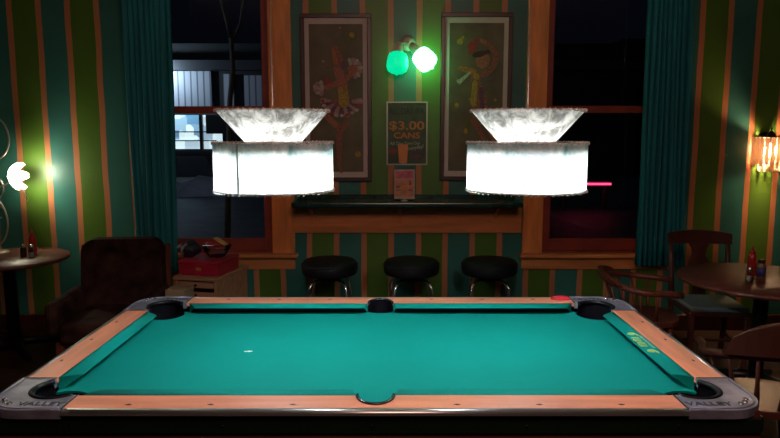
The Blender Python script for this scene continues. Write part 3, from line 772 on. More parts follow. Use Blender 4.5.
# corner castings with pocket
for sx in (-1, 1):
    for sy in (-1, 1):
        # local corner frame: u from the outer side edge inwards (x), v from the outer end inwards (y)
        def T(u, v): return (sx*(A_-u), sy*(B_-v))
        pts = []
        R0 = .130
        for i in range(9): a = PI+ (PI/2)*i/8; pts.append((R0+R0*math.cos(a), R0+R0*math.sin(a)))
        pts += [(RC,0), (RC,WR)]
        xa = PC_+math.sqrt(PR_**2-(PC_-WR)**2)
        a_s = math.atan2(WR-PC_, xa-PC_); a_e = PI/2-a_s
        # arc from (xa,WR) around towards the outer corner to (WR,xa)
        n = 20; tot = (2*PI-(PI/2-2*a_s)) if False else None
        s0 = a_s; s1 = PI/2-a_s-2*PI
        for i in range(n+1): t = s0+(s1-s0)*i/n; pts.append((PC_+PR_*math.cos(t), PC_+PR_*math.sin(t)))
        pts += [(WR,RC), (0,RC)]
        bm = nbm(); prism(bm, [T(u,v) for u, v in pts], ZR-.030, ZR+.002)
        cst = ob('corner_casting', bm, casting, pt_, bevel=.006, bseg=3)
        # raised outer bead and rivets
        bm = nbm()
        bead = [(RC-.01,.014)]+[(R0+(R0-.014)*math.cos(a), R0+(R0-.014)*math.sin(a)) for a in [1.5*PI-PI/2*i/8 for i in range(9)]]+[(.014,RC-.01)]
        tube(bm, [(*T(u,v), ZR+.002) for u, v in bead], .004, 6); ob('raised_bead', bm, casting, cst)
        for (u, v) in ((.050,.085), (.085,.050), (.064,.064)):
            bm = nbm(); ball(bm, (*T(u,v), ZR+.003), .010, (1,1,.6), 14, 8); ob('rivet', bm, chrome, cst)
        bm = nbm(); bar(bm, (*T(RC+.001,.006), ZR+.002), (*T(RC+.001,WR), ZR+.002), .005, .004); ob('joint_strip', bm, chrome, cst)
        bm = nbm(); bar(bm, (*T(.006,RC+.001), ZR+.002), (*T(WR,RC+.001), ZR+.002), .005, .004); ob('joint_strip', bm, chrome, cst)
        # VALLEY lettering along the long edge
        bm = nbm(); u, v = .190, .050
        if sy < 0: Mx = Matrix.Translation((*T(u,v), ZR+.0022))
        else: Mx = Matrix.Translation((*T(u,v), ZR+.0022)) @ Matrix.Rotation(PI, 4, 'Z')
        text_into(bm, 'VALLEY', .040, Mx, .0012, .0006, 0, 1.15); ob('lettering', bm, mat('dark_recess_paint', (.03,.03,.045), .5), cst)
        # rubber lip on the pocket
        bm = nbm(); lip = []
        for i in range(n+1): t = s0+(s1-s0)*i/n; lip.append((*T(PC_+(PR_-.003)*math.cos(t), PC_+(PR_-.003)*math.sin(t)), ZR-.004))
        tube(bm, lip, .011, 8); ob('pocket_lip', bm, rubber, cst)
        # liner cup
        bm = nbm(); nn = 72; top = []; bot = []; cx, cy = T(PC_, PC_)
        for i in range(nn):
            t = 2*PI*i/nn; x = cx+PR_*math.cos(t); y = cy+PR_*math.sin(t)
            inb = (abs(x) < bi and abs(y) < bj)
            top.append(bm.verts.new((x, y, BED-.008 if inb else ZR-.008))); bot.append(bm.verts.new((cx+PR_*.9*math.cos(t), cy+PR_*.9*math.sin(t), ZR-.20)))
        for i in range(nn): j = (i+1) % nn; f = bm.faces.new((top[i], top[j], bot[j], bot[i])); f.smooth = True
        bm.faces.new(bot); ob('pocket_cup', bm, liner, cst)
# side pockets
for s in (-1, 1):
    pts = arc(0, s*bj, SPX-.003, SPY-.003, 0, 180*s, 20)
    bm = nbm(); tube(bm, [(x, y, ZR+.001) for x, y in pts], .0065, 8); sl = ob('side_pocket_rim', bm, mat('glossy_black_rim', (.012,.014,.03), .15, spec=.8), pt_)
    bm = nbm(); nn = 40; top = []; bot = []
    for i in range(nn):
        t = 2*PI*i/nn; ins = math.sin(t)*s < -.02
        rx = SPX-.002; ry = (.028 if ins else SPY-.002)
        x = rx*math.cos(t); y = s*bj+ry*math.sin(t)
        top.append(bm.verts.new((x, y, BED-.001 if ins else ZR-.004))); bot.append(bm.verts.new((x*.85, s*bj+(y-s*bj)*.9, ZR-.18)))
    for i in range(nn): j = (i+1) % nn; f = bm.faces.new((top[i], top[j], bot[j], bot[i])); f.smooth = True
    bm.faces.new(bot); ob('pocket_cup', bm, liner, sl)
# decal on the right cushion
xn = bi-.040; gy = mat('yellow_green_print', (.42,.62,.16), .7); gw = mat('pale_green_print', (.30,.62,.40), .7)
bm = nbm(); d0 = onz(632,333,ZR)-TC; d1 = onz(655,351,ZR)-TC; ym = (d0.y+d1.y)/2; hl = abs(d0.y-d1.y)/2
zt2 = ZR-.0012
Mt = Matrix.Translation((xn+.002, ym, zt2)) @ Matrix.Rotation(math.radians(-3.6), 4, 'Y') @ Matrix.Rotation(-PI/2, 4, 'Z')
rs = random.Random(4)
def strokes(x0, x1, y, h, n, mi, th):          # worn, unreadable printed line
    for i in range(n):
        x = x0+(x1-x0)*(i+.5)/n; w_ = (x1-x0)/n*.36; k = rs.random()
        pts = [(x-w_,y-h/2),(x-w_*.4,y+h/2*rs.uniform(.5,1)),(x+w_*.2,y-h/2*rs.uniform(.2,.9)),(x+w_,y+h/2)]
        if k < .4: pts = [(x+w_*.8,y+h/2),(x-w_*.6,y+h*.4),(x-w_*.7,y-h*.4),(x+w_*.7,y-h/2)]
        tube(bm, [Mt @ Vector((a, b_, .0003)) for a, b_ in pts], th, 5, mi=mi)
strokes(-.062, -.004, -.010, .030, 3, 0, .0028); strokes(.004, .062, -.010, .030, 3, 0, .0028)
strokes(-.085, .085, .021, .010, 9, 1, .0018)
o = ob('printed_lettering', bm, [gy, gw], cushR); o['label'] = 'yellow and pale green print on the cushion cloth'
for yy in (hl, -hl):
    b_ = bmesh.new(); vv = lathe(b_, [(.019,0),(.018,.0007),(.0001,.0008)], 16); tube(b_, [(.012,.010,.0006),(.028,.018,.0006),(.036,.014,.0006)], [.005,.004,.002], 6)
    bmesh.ops.transform(b_, matrix=Mt @ Matrix.Translation((yy*.95,-.002,0)), verts=b_.verts)
    ob('printed_emblem', b_, gy, cushR)
# body
strip_m = mat('dark_green_metal_strip', (.015,.035,.02), .28, metal=.5)
bodym = mat('dark_cabinet_laminate', (.13,.035,.028), .35, noise=.4, nscale=5, stretch=(.4,3,3))
bm = nbm()
def frustum(bm, xo0, yo0, z0, xo1, yo1, z1):
    v0 = [bm.verts.new((sx*xo0, sy*yo0, z0)) for sx, sy in ((-1,-1),(1,-1),(1,1),(-1,1))]; v1 = [bm.verts.new((sx*xo1, sy*yo1, z1)) for sx, sy in ((-1,-1),(1,-1),(1,1),(-1,1))]
    for i in range(4): j = (i+1) % 4; bm.faces.new((v0[i], v0[j], v1[j], v1[i]))
    return v0, v1
def shell(bm, lv):
    prev = None
    for (x, y, z) in lv:
        r = [bm.verts.new((sx*x, sy*y, z)) for sx, sy in ((-1,-1),(1,-1),(1,1),(-1,1))]
        if prev:
            for i in range(4): j = (i+1) % 4; bm.faces.new((prev[i], prev[j], r[j], r[i]))
        prev = r
shell(bm, [(A_-.030,B_-.030,ZR-.016), (A_-.025,B_-.025,ZR-.115), (A_-.05,B_-.05,ZR-.118), (A_-.085,B_-.085,ZR-.40), (A_-.60,B_-.40,ZR-.401)])
ob('cabinet', bm, bodym, pt_)
for s in (-1, 1):
    bm = nbm()
    bx(bm, (0, s*(B_-.019), ZR-.060), (2*A_-.06,.010,.05), bev=.002); ob('apron_strip', bm, strip_m, pt_); bm = nbm(); bx(bm, (s*(A_-.019),0,ZR-.060), (.010,2*B_-.06,.05), bev=.002); ob('apron_strip', bm, strip_m, pt_)
for sx in (-1, 1):
    for sy in (-1, 1):
        bm = nbm(); x, y = sx*(A_-.26), sy*(B_-.22)
        bx(bm, (x, y, .215), (.15,.15,.40), bev=.01); lathe(bm, [(.05,0),(.05,.015),(.02,.018)], 16, (x,y,0)); ob('leg', bm, bodym, pt_)
for x in (-1.0,-.5,-.01,.5,1.0):
    bm = nbm(); vv = ball(bm, (x,-(B_-.013),ZR-.060), .006, (1,.5,1), 8, 6)
    ob('screw', bm, blackmetal, pt_)
# low red dome at back rail
rp_ = onz(559,297.5,ZR)
bm = nbm(); vv = lathe(bm, [(.054,0),(.052,.006),(.036,.014),(.015,.018),(.0001,.019)], 24); 
for v in vv: v.co.y *= .6
o = ob('red_dome', bm, mat('hot_red', (.75,.03,.06), .6)); o.location = (rp_.x, TC.y+B_-.045, ZR+.0006)
tag(o, 'low red dome on the far rail near the right corner', 'pad')

# ================================================================ PENDANT LAMPS
bulb_e = emit_mat('white_bulb', (.90,1.0,.98), E_DRUM)
bulb_e2 = emit_mat('white_bulb_upper', (.95,1.0,.97), E_CONE)
drum_m = shade_mat('mottled_drum_fibreglass', (.13,.33,.35), (.95,.99,.98), .55, 9, .34, .62)
cone_m = shade_mat('mottled_cone_fibreglass', (.25,.24,.22), (.95,.94,.90), .55, 15, .40, .60)
lace_m = mat('shade_lacing', (.55,.50,.49), .6, noise=.5, nscale=60)
YL = 2.77
def pendant(pxc, label, seam):
    c = at(pxc,168,YL); R_ = .5*118/F*(YL*.996)
    zt_ = at(pxc,142.5,YL).z; zb_ = at(pxc,189.5,YL).z; zc_t = at(pxc,110.5,YL).z
    RT = R_*115/122; RB = R_*58/122
    e = thing('pendant_lamp', label, 'pendant lamp', (c.x, YL, zb_), 0, 'two-tier pendant lamps over the pool table')
    H = zt_-zb_; HC = zc_t-zb_
    bm = nbm(); lathe(bm, [(R_,0),(R_,H*.25),(R_,H*.5),(R_,H*.75),(R_,H)], 72, cap=False)
    ds = ob('drum_shade', bm, drum_m, e)
    bm = nbm(); lathe(bm, [(RB,H+.002),(RB+(RT-RB)*.5,H+(HC-H)*.5),(RT,HC)], 72, cap=False)
    cs = ob('cone_shade', bm, cone_m, e)
    def lacing(r, z, par, nst, tilt=0):
        bm = nbm()
        tube(bm, [(r*math.cos(2*PI*i/72), r*math.sin(2*PI*i/72), z) for i in range(72)], .0028, 6, closed=True)
        for i in range(nst):
            a = 2*PI*(i+random.uniform(-.2,.2))/nst; h = random.uniform(.004,.009)
            p = Vector((math.cos(a), math.sin(a), 0)); t = Vector((-math.sin(a), math.cos(a), 0))
            loop = [p*(r-.004)+Vector((0,0,z-h)), p*(r+.004)+Vector((0,0,z-h))+t*.003, p*(r+.005)+Vector((0,0,z+.001))+t*.007, p*(r)+Vector((0,0,z+.005))+t*.010, p*(r-.004)+Vector((0,0,z-h*.5))+t*.012]
            tube(bm, loop, .0017, 5)
        ob('lacing', bm, lace_m, par)
    lacing(R_, H, ds, 60); lacing(R_, 0.001, ds, 60); lacing(RT, HC, cs, 56); lacing(RB, H+.004, cs, 34)
    if seam:
        a = math.radians(seam); bm = nbm(); bar(bm, (R_*math.cos(a),R_*math.sin(a),0), (R_*math.cos(a),R_*math.sin(a),H), .008, .0025)
        ob('seam', bm, mat('seam_tape', (.20,.24,.24), .7), ds)
    # top ring plate of the drum, inner spider and sockets
    bm = nbm()
    for k in range(3):
        a = 2*PI*k/3+.5; tube(bm, [(0,0,H-.012), (R_*.99*math.cos(a), R_*.99*math.sin(a), H-.006)], .0025, 6)
        tube(bm, [(0,0,HC-.02), (RT*.985*math.cos(a), RT*.985*math.sin(a), HC-.004)], .0025, 6)
    tube(bm, [(0,0,H-.04), (0,0,HC-.0)], .006, 8)
    ob('spider', bm, blackmetal, e)
    bm = nbm(); lathe(bm, [(R_*.99,H-.0035),(R_*.99,H-.001),(RB,H-.001),(RB,H-.0035),(R_*.99,H-.0035)], 48, cap=False)
    ob('drum_top', bm, mat('grey_ring', (.12,.13,.13), .7), e)
    bm = nbm(); lathe(bm, [(.022,H-.045),(.022,H-.085),(.030,H-.088),(.112,H-.094),(.112,H-.092),(.028,H-.083)], 24); ob('socket_light_stop', bm, mat('white_enamel', (.6,.6,.6), .5), e)  # unseen dish, added to keep bulb light off the drum's upper band
    bm = nbm(); ball(bm, (0,0,H-.122), .030, (1,1,1), 24, 14); ob('bulb', bm, bulb_e, e)
    bm = nbm(); ball(bm, (0,0,H+.040), .026, (1,1,1), 20, 12); ob('bulb', bm, bulb_e2, e)
    bm = nbm(); tube(bm, [(0,0,HC), (0,0,ZC-zb_-.03)], .0022, 8); ob('cord', bm, mat('brown_cord', (.11,.06,.045), .6), e)
    bm = nbm(); lathe(bm, [(.06,ZC-zb_),(.055,ZC-zb_-.02),(.012,ZC-zb_-.035),(.0001,ZC-zb_-.035)], 24); ob('ceiling_rose', bm, mat('cream_enamel', (.5,.45,.38), .4), e)
    return e
pendant(274, 'glowing two-tier mottled pendant lamp over the left half of the pool table', 246)
pendant(526, 'glowing two-tier mottled pendant lamp over the right half of the pool table', 0)

# ================================================================ BAR STOOLS
blackvinyl = mat('black_vinyl', (.005,.004,.005), .6, spec=.2, noise=.2, bump=.15, bscale=80)
def stool(loc, label):
    e = thing('bar_stool', label, 'bar stool', loc, random.uniform(-.1,.1)+PI/4, 'black bar stools under the wall shelf')
    bm = nbm(); lathe(bm, [(.0001,.625),(.19,.625),(.205,.632),(.212,.65),(.214,.685),(.210,.712),(.195,.730),(.16,.738),(.08,.740),(.0001,.740)], 40)
    st = ob('seat', bm, blackvinyl, e)
    bm = nbm(); tube(bm, [(.2125*math.cos(2*PI*i/40), .2125*math.sin(2*PI*i/40), .705) for i in range(40)], .004, 6, closed=True); ob('piping', bm, blackvinyl, st)
    bm = nbm(); lathe(bm, [(.10,.585),(.10,.600),(.13,.606),(.13,.625)], 24); ob('swivel_plate', bm, blackmetal, e)
    for k in range(4):
        a = PI/2*k; c_, s_ = math.cos(a), math.sin(a); bm = nbm()
        tube(bm, [(.09*c_,.09*s_,.592), (.165*c_,.165*s_,.578), (.195*c_,.195*s_,.54), (.265*c_,.265*s_,.02)], .0105, 10)
        lathe(bm, [(.016,0),(.016,.02),(.011,.03)], 12, (.266*c_,.266*s_,0), mi=1); ob('leg', bm, [chrome, rubber], e)
    bm = nbm(); tube(bm, [(.241*math.cos(2*PI*i/40), .241*math.sin(2*PI*i/40), .22) for i in range(40)], .010, 8, closed=True); ob('foot_ring', bm, chrome, e)
YS = 4.92
for px, lab in ((329.5,'round black bar stool, leftmost of three under the shelf'), (411.5,'round black bar stool, middle one under the shelf'), (489.5,'round black bar stool, rightmost of three under the shelf')):
    c = at(px,262,YS); stool((c.x, YS, 0), lab)

# ================================================================ LEFT CORNER: table, lamp, bottles, armchair
def round_table(loc, r, label, hz=.75, gp=None):
    e = thing('round_table', label, 'table', loc, 0, gp)
    bm = nbm(); lathe(bm, [(.0001,hz-.035),(r-.03,hz-.035),(r-.006,hz-.028),(r,hz-.018),(r,hz-.008),(r-.006,hz),(.0001,hz)], 64); ob('tabletop', bm, top_wood, e)
    bm = nbm(); lathe(bm, [(.045,.06),(.045,hz-.09),(.055,hz-.07),(.16,hz-.037),(.0001,hz-.036)], 24); ob('pedestal', bm, blackmetal, e)
    bm = nbm()
    for k in range(4):
        a = PI/2*k+PI/4; tube(bm, [(0,0,.085), (.18*math.cos(a),.18*math.sin(a),.055), (.33*math.cos(a),.33*math.sin(a),.022)], [.04,.03,.02], 10)
    ob('base_foot', bm, blackmetal, e)
    return e
LT = (-2.93, 4.95, 0)
round_table(LT, .43, 'small round brown table below the scrolled lamp at far left')
RT_ = (2.45, 4.22, 0)
round_table(RT_, .52, 'round reddish brown table at right with sauce bottles on it')
def lathe_ob(name, prof, m, par, seg=20, loc=(0,0,0), mi=0):
    bm = nbm(); lathe(bm, prof, seg, loc); return ob(name, bm, m, par)
ketch_r = mat('ketchup_red', (.38,.012,.012), .3)
def ketchup(loc, label):
    e = thing('ketchup_bottle', label, 'bottle', loc, 0, None)
    lathe_ob('bottle_body', [(.026,0),(.029,.006),(.030,.05),(.027,.085),(.029,.12),(.022,.145),(.014,.155)], ketch_r, e)
    lathe_ob('nozzle', [(.016,.152),(.016,.166),(.007,.172),(.003,.200),(.0001,.201)], mat('bottle_cap_red', (.45,.02,.02), .4), e)
    return e
def shaker(loc, label, g=None):
    e = thing('glass_shaker', label, 'shaker', loc, 0, g)
    lathe_ob('glass_jar', [(.020,0),(.023,.004),(.022,.05),(.018,.07),(.017,.075)], glass_mat('shaker_glass', (.75,.75,.72)), e)
    lathe_ob('contents', [(.018,.004),(.0195,.006),(.0195,.036),(.0001,.037)], mat('white_salt', (.6,.58,.55), .8), e)
    lathe_ob('metal_lid', [(.019,.073),(.020,.080),(.017,.094),(.008,.100),(.0001,.101)], chrome, e)
    return e
c = at(33,250,5.05); ketchup((c.x, 5.05, .7505), 'red sauce bottle with pointed nozzle on the far left table')
c = at(33.5,250,4.96); shaker((c.x, 4.93, .7505), 'small jar with white contents in front of the sauce bottle on the far left table')
c = at(24,250,4.96); 
e = thing('spice_jar', 'small dark glass jar beside the white jar on the far left table', 'jar', (c.x, 4.95, .7505))
lathe_ob('jar', [(.020,0),(.023,.004),(.022,.05),(.018,.07),(.0001,.07)], mat('dark_brown_glass', (.03,.015,.01), .15), e); lathe_ob('lid', [(.019,.070),(.020,.080),(.015,.094),(.0001,.096)], chrome, e)
# right table
c = at(752,262,4.30); ketchup((c.x, 4.30, .7505), 'red squeeze bottle on the right-hand table')
c = at(748,270,4.14); shaker((c.x, 4.12, .7505), 'glass salt shaker at the front on the right-hand table')
c = at(761.5,268,4.2)
e = thing('mustard_bottle', 'brown bottle with a blue label on the right-hand table', 'bottle', (c.x, 4.2, .7505))
lathe_ob('bottle_body', [(.024,0),(.027,.005),(.027,.085),(.022,.10),(.020,.108)], mat('tan_plastic', (.22,.10,.05), .4), e)
lathe_ob('paper_label', [(.0278,.02),(.0278,.078)], mat('blue_label', (.04,.05,.22), .5), e); lathe_ob('cap', [(.021,.106),(.021,.128),(.0001,.13)], mat('dark_cap', (.02,.015,.02), .4), e)

# scrolled table lamp
iron = mat('aged_chrome_iron', (.5,.42,.36), .3, metal=.7)
YSL = 5.12
c0 = at(2,250,YSL)
sl = thing('scroll_lamp', 'scrolled metal lamp with a glowing flower-shaped shade at far left', 'lamp', (c0.x-.03, YSL, .7505))
def Lp(px, py, y=5.24): return at(px,py,y)-sl.location
bm = nbm(); lathe(bm, [(.09,0),(.09,.008),(.06,.018),(.02,.028),(.0001,.03)], 24); ob('lamp_base', bm, iron, sl)
bm = nbm()
def ring(bm, c, rx, a0, a1, r=.006, n=24, rz=None):
    rz = rz or rx
    tube(bm, [(c[0]+rx*math.cos(math.radians(a0+(a1-a0)*i/n)), c[1], c[2]+rz*math.sin(math.radians(a0+(a1-a0)*i/n))) for i in range(n+1)], r, 8)
ring(bm, Lp(-7,138), .125, -80, 260, .008, rz=.17); ring(bm, Lp(-9,188), .10, -90, 90, .006)
ring(bm, Lp(-8,222), .125, -88, 88, .008, rz=.20); ring(bm, Lp(-2,212), .05, 30, 300, .005)
tube(bm, [(0,0,.02), Lp(-3,235), Lp(-9,205), Lp(-9,160), Lp(-2,128)], .008, 8)
tube(bm, [Lp(-9,190), Lp(2,186), Lp(9,183), Lp(12,178,5.28)], .006, 8)
ob('scroll_stem', bm, iron, sl)
bm = nbm()
for k in range(3):
    q = Lp(15+k*2.2,180+k*1.5); tube(bm, [q, q+Vector((.03+.01*k,-.01,-.05-.02*k)), q+Vector((.055+.012*k,-.015*k,-.12)), q+Vector((.05,0,-.15))], [.003,.003,.0025,.001], 6)
ob('tendrils', bm, iron, sl)
bm = nbm(); qc = Lp(17,176,5.28)
petal_m = shade_mat('frosted_petal_glass', (.8,.75,.62), (.95,.93,.85), .7, 30)
for k in range(6):
    a = 2*PI*k/6; b_ = []
    for i in range(5):
        t = i/4; rr = .022+.055*math.sin(t*PI*.55); ww = .040*math.sin(PI*(.12+.80*t))+.004
        for j in range(5):
            s_ = (j/4-.5)*2; al = a+s_*ww/ max(rr,.02)*.6
            b_.append(bm.verts.new(qc+Vector((-.065+.115*t+.012*abs(s_), (rr*math.cos(al))*1.35-.03*t, rr*math.sin(al)*1.5))))
    for i in range(4):
        for j in range(4):
            f = bm.faces.new((b_[i*5+j], b_[i*5+j+1], b_[(i+1)*5+j+1], b_[(i+1)*5+j])); f.smooth = True
ob('flower_shade', bm, petal_m, sl)
bm = nbm(); ball(bm, tuple(qc+Vector((.02,-.01,0))), .038, (1.3,1,1), 16, 10); ob('bulb', bm, emit_mat('warm_white_bulb', (1,.93,.70), E_SC_L), sl)

# right fluted sconce
YSR = 5.40
c = at(770,153,YSR)
sr = thing('wall_sconce', 'fluted glass wall sconce with warm light at far right', 'wall lamp', (c.x, YW, c.z))
pxm = YSR*.996/F
bm = nbm(); vv = lathe(bm, [(.055,0),(.055,.012),(.03,.02),(.0001,.02)], 20); bmesh.ops.rotate(bm, matrix=Matrix.Rotation(PI/2,3,'X'), verts=vv); bmesh.ops.translate(bm, vec=(0,0,.12), verts=vv)
tube(bm, [(0,-.02,.12), (0,-.07,.15), (0,-.10,.17), (0,-.10,.15)], .008, 8); ob('wall_arm', bm, blackmetal, sr)
bm = nbm(); lathe(bm, [(.0001,.215),(.008,.20),(.006,.18),(.018,.172),(.030,.150),(.035,.135),(.030,.130),(.0001,.13)], 20, (0,-.10,0)); lathe(bm, [(.075,.128),(.075,.134),(.0001,.135)], 32, (0,-.10,0)); ob('top_cap', bm, blackmetal, sr)
flute = shade_mat('fluted_glass', (.80,.60,.45), (.97,.86,.72), .8, 10)
bm = nbm(); nf = 18
for k in range(nf):
    a = 2*PI*k/nf; L_ = -.105 if k % 2 else -.085
    lathe(bm, [(.0001,L_-.006),(.016,L_),(.017,L_+.03),(.017,.127)], 8, (.128*math.cos(a), -.10+.128*math.sin(a)*.62, 0), cap=False)
for k in range(10):
    a = 2*PI*k/10; lathe(bm, [(.0001,-.155),(.015,-.15),(.016,-.1),(.016,-.06)], 8, (.068*math.cos(a), -.10+.068*math.sin(a), 0), cap=False)
ob('fluted_shade', bm, flute, sr)
bm = nbm(); ball(bm, (0,-.10,.02), .042, (1.1,1,1.3), 16, 10); tube(bm, [(0,-.10,.06),(0,-.10,.13)], .012, 8, mi=1); ob('bulb', bm, [emit_mat('warm_bulb', (1,.62,.34), E_SC_R), blackmetal], sr)

# armchair left
brownfab = mat('dark_brown_patterned_fabric', (.022,.007,.007), .85, spec=.08, noise=.6, nscale=9, col2=(.05,.018,.013), bump=.3, bscale=120)
def armchair(loc, rz):
    e = thing('armchair', 'dark brown high-backed upholstered armchair left of the teal curtain', 'armchair', loc, rz)
    bm = nbm()   # back, facing -y; rounded top corners
    w2, z0, z1, r = .285, .40, .93, .10; pts = [(-w2,z0),(w2,z0)]
    for i in range(7): a = PI/2*i/6; pts.append((w2-r+r*math.cos(a), z1-r+r*math.sin(a)))
    for i in range(7): a = PI/2+PI/2*i/6; pts.append((-w2+r+r*math.cos(a), z1-r*.9+r*.9*math.sin(a)))
    vv = prism(bm, pts, -.06, .06)
    for v in vv: x, z, y = v.co.x, v.co.y, v.co.z; v.co = Vector((x, .26+y+(z-z0)*.15, z))
    ob('backrest', bm, brownfab, e, bevel=.035, bseg=4)
    bm = nbm(); bx(bm, (0,-.04,.40), (.50,.56,.14), bev=.04, seg=3); ob('seat', bm, brownfab, e)
    for s in (-1, 1):
        bm = nbm(); bx(bm, (s*.295,-.02,.50), (.085,.56,.22), bev=.04, seg=3); ob('arm', bm, brownfab, e)
        bm = nbm(); bx(bm, (s*.300,.345,.44), (.035,.05,.88), bev=.008, rot=Matrix.Rotation(-.12,3,'X')); ob('back_post', bm, red_wood, e)
        bm = nbm(); bar(bm, (s*.26,-.26,0), (s*.26,-.25,.34), .05, .05, .006); ob('leg', bm, red_wood, e)
        bm = nbm(); bar(bm, (s*.26,.30,0), (s*.26,.24,.34), .05, .05, .006); ob('leg', bm, red_wood, e)
    return e
c = at(124,300,4.62); armchair((c.x+.0, 4.42, 0), .10)

# ================================================================ CHAIRS
def splat_chair(loc, rz, label, name='dining_chair', seatm=None, h=.95):
    e = thing(name, label, 'chair', loc, rz, None)      # faces -y
    bm = nbm(); bx(bm, (0,0,.445), (.43,.42,.035), bev=.012, seg=2); ob('seat_frame', bm, dark_wood, e)
    bm = nbm(); bx(bm, (0,-.005,.475), (.40,.39,.04), bev=.018, seg=3); ob('seat', bm, seatm or mat('blue_grey_vinyl', (.22,.26,.27), .5), e)
    for s in (-1, 1):
        bm = nbm(); bar(bm, (s*.185,-.185,0), (s*.19,-.185,.43), .036, .036, .005); ob('leg', bm, dark_wood, e)
        bm = nbm(); tube(bm, [(s*.19,.23,0), (s*.195,.195,.25), (s*.20,.195,.46), (s*.205,.225,.72), (s*.21,.265,h-.02)], [.020,.021,.021,.020,.017], 8); ob('rear_post', bm, dark_wood, e)
    # crest rail
    bm = nbm(); n = 12; ring_ = []
    for i in range(n+1):
        t = i/n*2-1; x = t*.235; y = .245+.03*(1-t*t); zc = h-.045+.012*(1-t*t); hh = .052-.012*t*t
        ring_.append([bm.verts.new((x,y-.011,zc-hh)), bm.verts.new((x,y+.011,zc-hh)), bm.verts.new((x,y+.019,zc+hh)), bm.verts.new((x,y-.003,zc+hh))])
    for i in range(n):
        for k in range(4): bm.faces.new((ring_[i][k], ring_[i][(k+1) % 4], ring_[i+1][(k+1) % 4], ring_[i+1][k]))
    bm.faces.new(ring_[0]); bm.faces.new(ring_[n]); ob('crest_rail', bm, dark_wood, e, bevel=.006)
    # vase-shaped splat
    bm = nbm(); prof = [(.050,.485),(.045,.55),(.060,.60),(.090,.66),(.075,.73),(.045,.78),(.055,.83),(.075,h-.08)]
    pts = [(a, b) for a, b in prof]+[(-a, b) for a, b in prof[::-1]]
    vv = prism(bm, pts, -.007, .007)
    for v in vv: x, z, y = v.co.x, v.co.y, v.co.z; v.co = Vector((x, .205+y+max(0, z-.5)*.14, z))
    ob('back_splat', bm, dark_wood, e)
    bm = nbm()
    for s in (-1, 1): bar(bm, (s*.188,-.18,.20), (s*.195,.20,.20), .02, .02)
    bar(bm, (-.19,.0,.20), (.19,.0,.20), .02, .02); ob('stretcher', bm, dark_wood, e)
    return e
c = at(717,260,4.55)
splat_chair((c.x, 4.62, 0), -.08, 'dark wooden chair with a broad back splat behind the right round table')
def bow_chair(loc, rz, label, m, h=.84, group=None):
    """captain's chair: continuous curved arm and back rail on spindles; faces -y"""
    e = thing('captains_chair', label, 'chair', loc, rz, group)
    bm = nbm(); pts = []
    for i in range(28):
        a = 2*PI*i/28; pts.append((.225*math.copysign(abs(math.cos(a))**.75, math.cos(a)), .215*math.copysign(abs(math.sin(a))**.75, math.sin(a))))
    prism(bm, pts, .425, .462); ob('seat', bm, m, e, bevel=.01)
    # arm rail
    path = []
    for i in range(21):
        a = math.radians(-25+230*i/20); x = .275*math.cos(a); y = .02+.245*math.sin(a); t = max(0, math.sin(a))
        path.append((x, y, .665+(h-.70)*.35*t))
    path = [(path[0][0]-.01,-.20,.655)]+path+[(path[-1][0]+.01,-.20,.655)]
    bm = nbm(); tube(bm, path, .021, 8); 
    for v in bm.verts: pass
    ob('arm_rail', bm, m, e)
    bm = nbm(); cr = []
    for i in range(13):
        a = math.radians(35+110*i/12); x = .275*math.cos(a); y = .025+.25*math.sin(a); t = math.sin(a); dz = (h-.70)*.35*t
        z0 = .67+dz; z1 = z0+.015+(h-.03-.72)*max(0, math.sin(PI*i/12))**.5
        cr.append([bm.verts.new((x,y,z0)), bm.verts.new((x*1.12,y*1.12,z0)), bm.verts.new((x*1.16,y*1.17,z1)), bm.verts.new((x*1.04,y*1.05,z1))])
    for i in range(12):
        for k in range(4): bm.faces.new((cr[i][k], cr[i][(k+1) % 4], cr[i+1][(k+1) % 4], cr[i+1][k]))
    bm.faces.new(cr[0]); bm.faces.new(cr[12]); ob('crest', bm, m, e, bevel=.006)
    for i in range(9):
        a = math.radians(-15+210*i/8); bm = nbm(); x, y = .275*math.cos(a), .02+.245*math.sin(a)
        x0_, y0_ = .195*math.cos(a), .19*math.sin(a)
        zt3 = .655+(h-.70)*.35*max(0, math.sin(a))
        tube(bm, [(x0_,y0_,.455), (x0_+(x-x0_)*.35,y0_+(y-y0_)*.35,.52), ((x+x0_)/2,(y+y0_)/2,.56), (x,y,zt3)], [.009,.013,.011,.008], 8); ob('spindle', bm, m, e)
    for sx in (-1, 1):
        for sy in (-1, 1):
            bm = nbm(); tube(bm, [(sx*.15,sy*.14,.43), (sx*.17,sy*.16,.30), (sx*.185,sy*.175,.16), (sx*.205,sy*.20,0)], [.016,.022,.018,.013], 8); ob('leg', bm, m, e)
    bm = nbm(); 
    for s in (-1, 1): tube(bm, [(s*.18,-.17,.19), (s*.18,.17,.19)], .010, 8)
    tube(bm, [(-.18,0,.19), (.18,0,.19)], .010, 8); ob('stretcher', bm, m, e)
    return e
c = at(640,285,4.45)
bow_chair((c.x+.02, 4.40, 0), PI/2-.25, 'reddish wooden captain\'s chair seen side-on below the right window', red_wood, .80)
bow_chair((1.78, 3.00, 0), PI-.15, 'dark wooden captain\'s chair in front at right, its back to the viewer', dark_wood, .90)

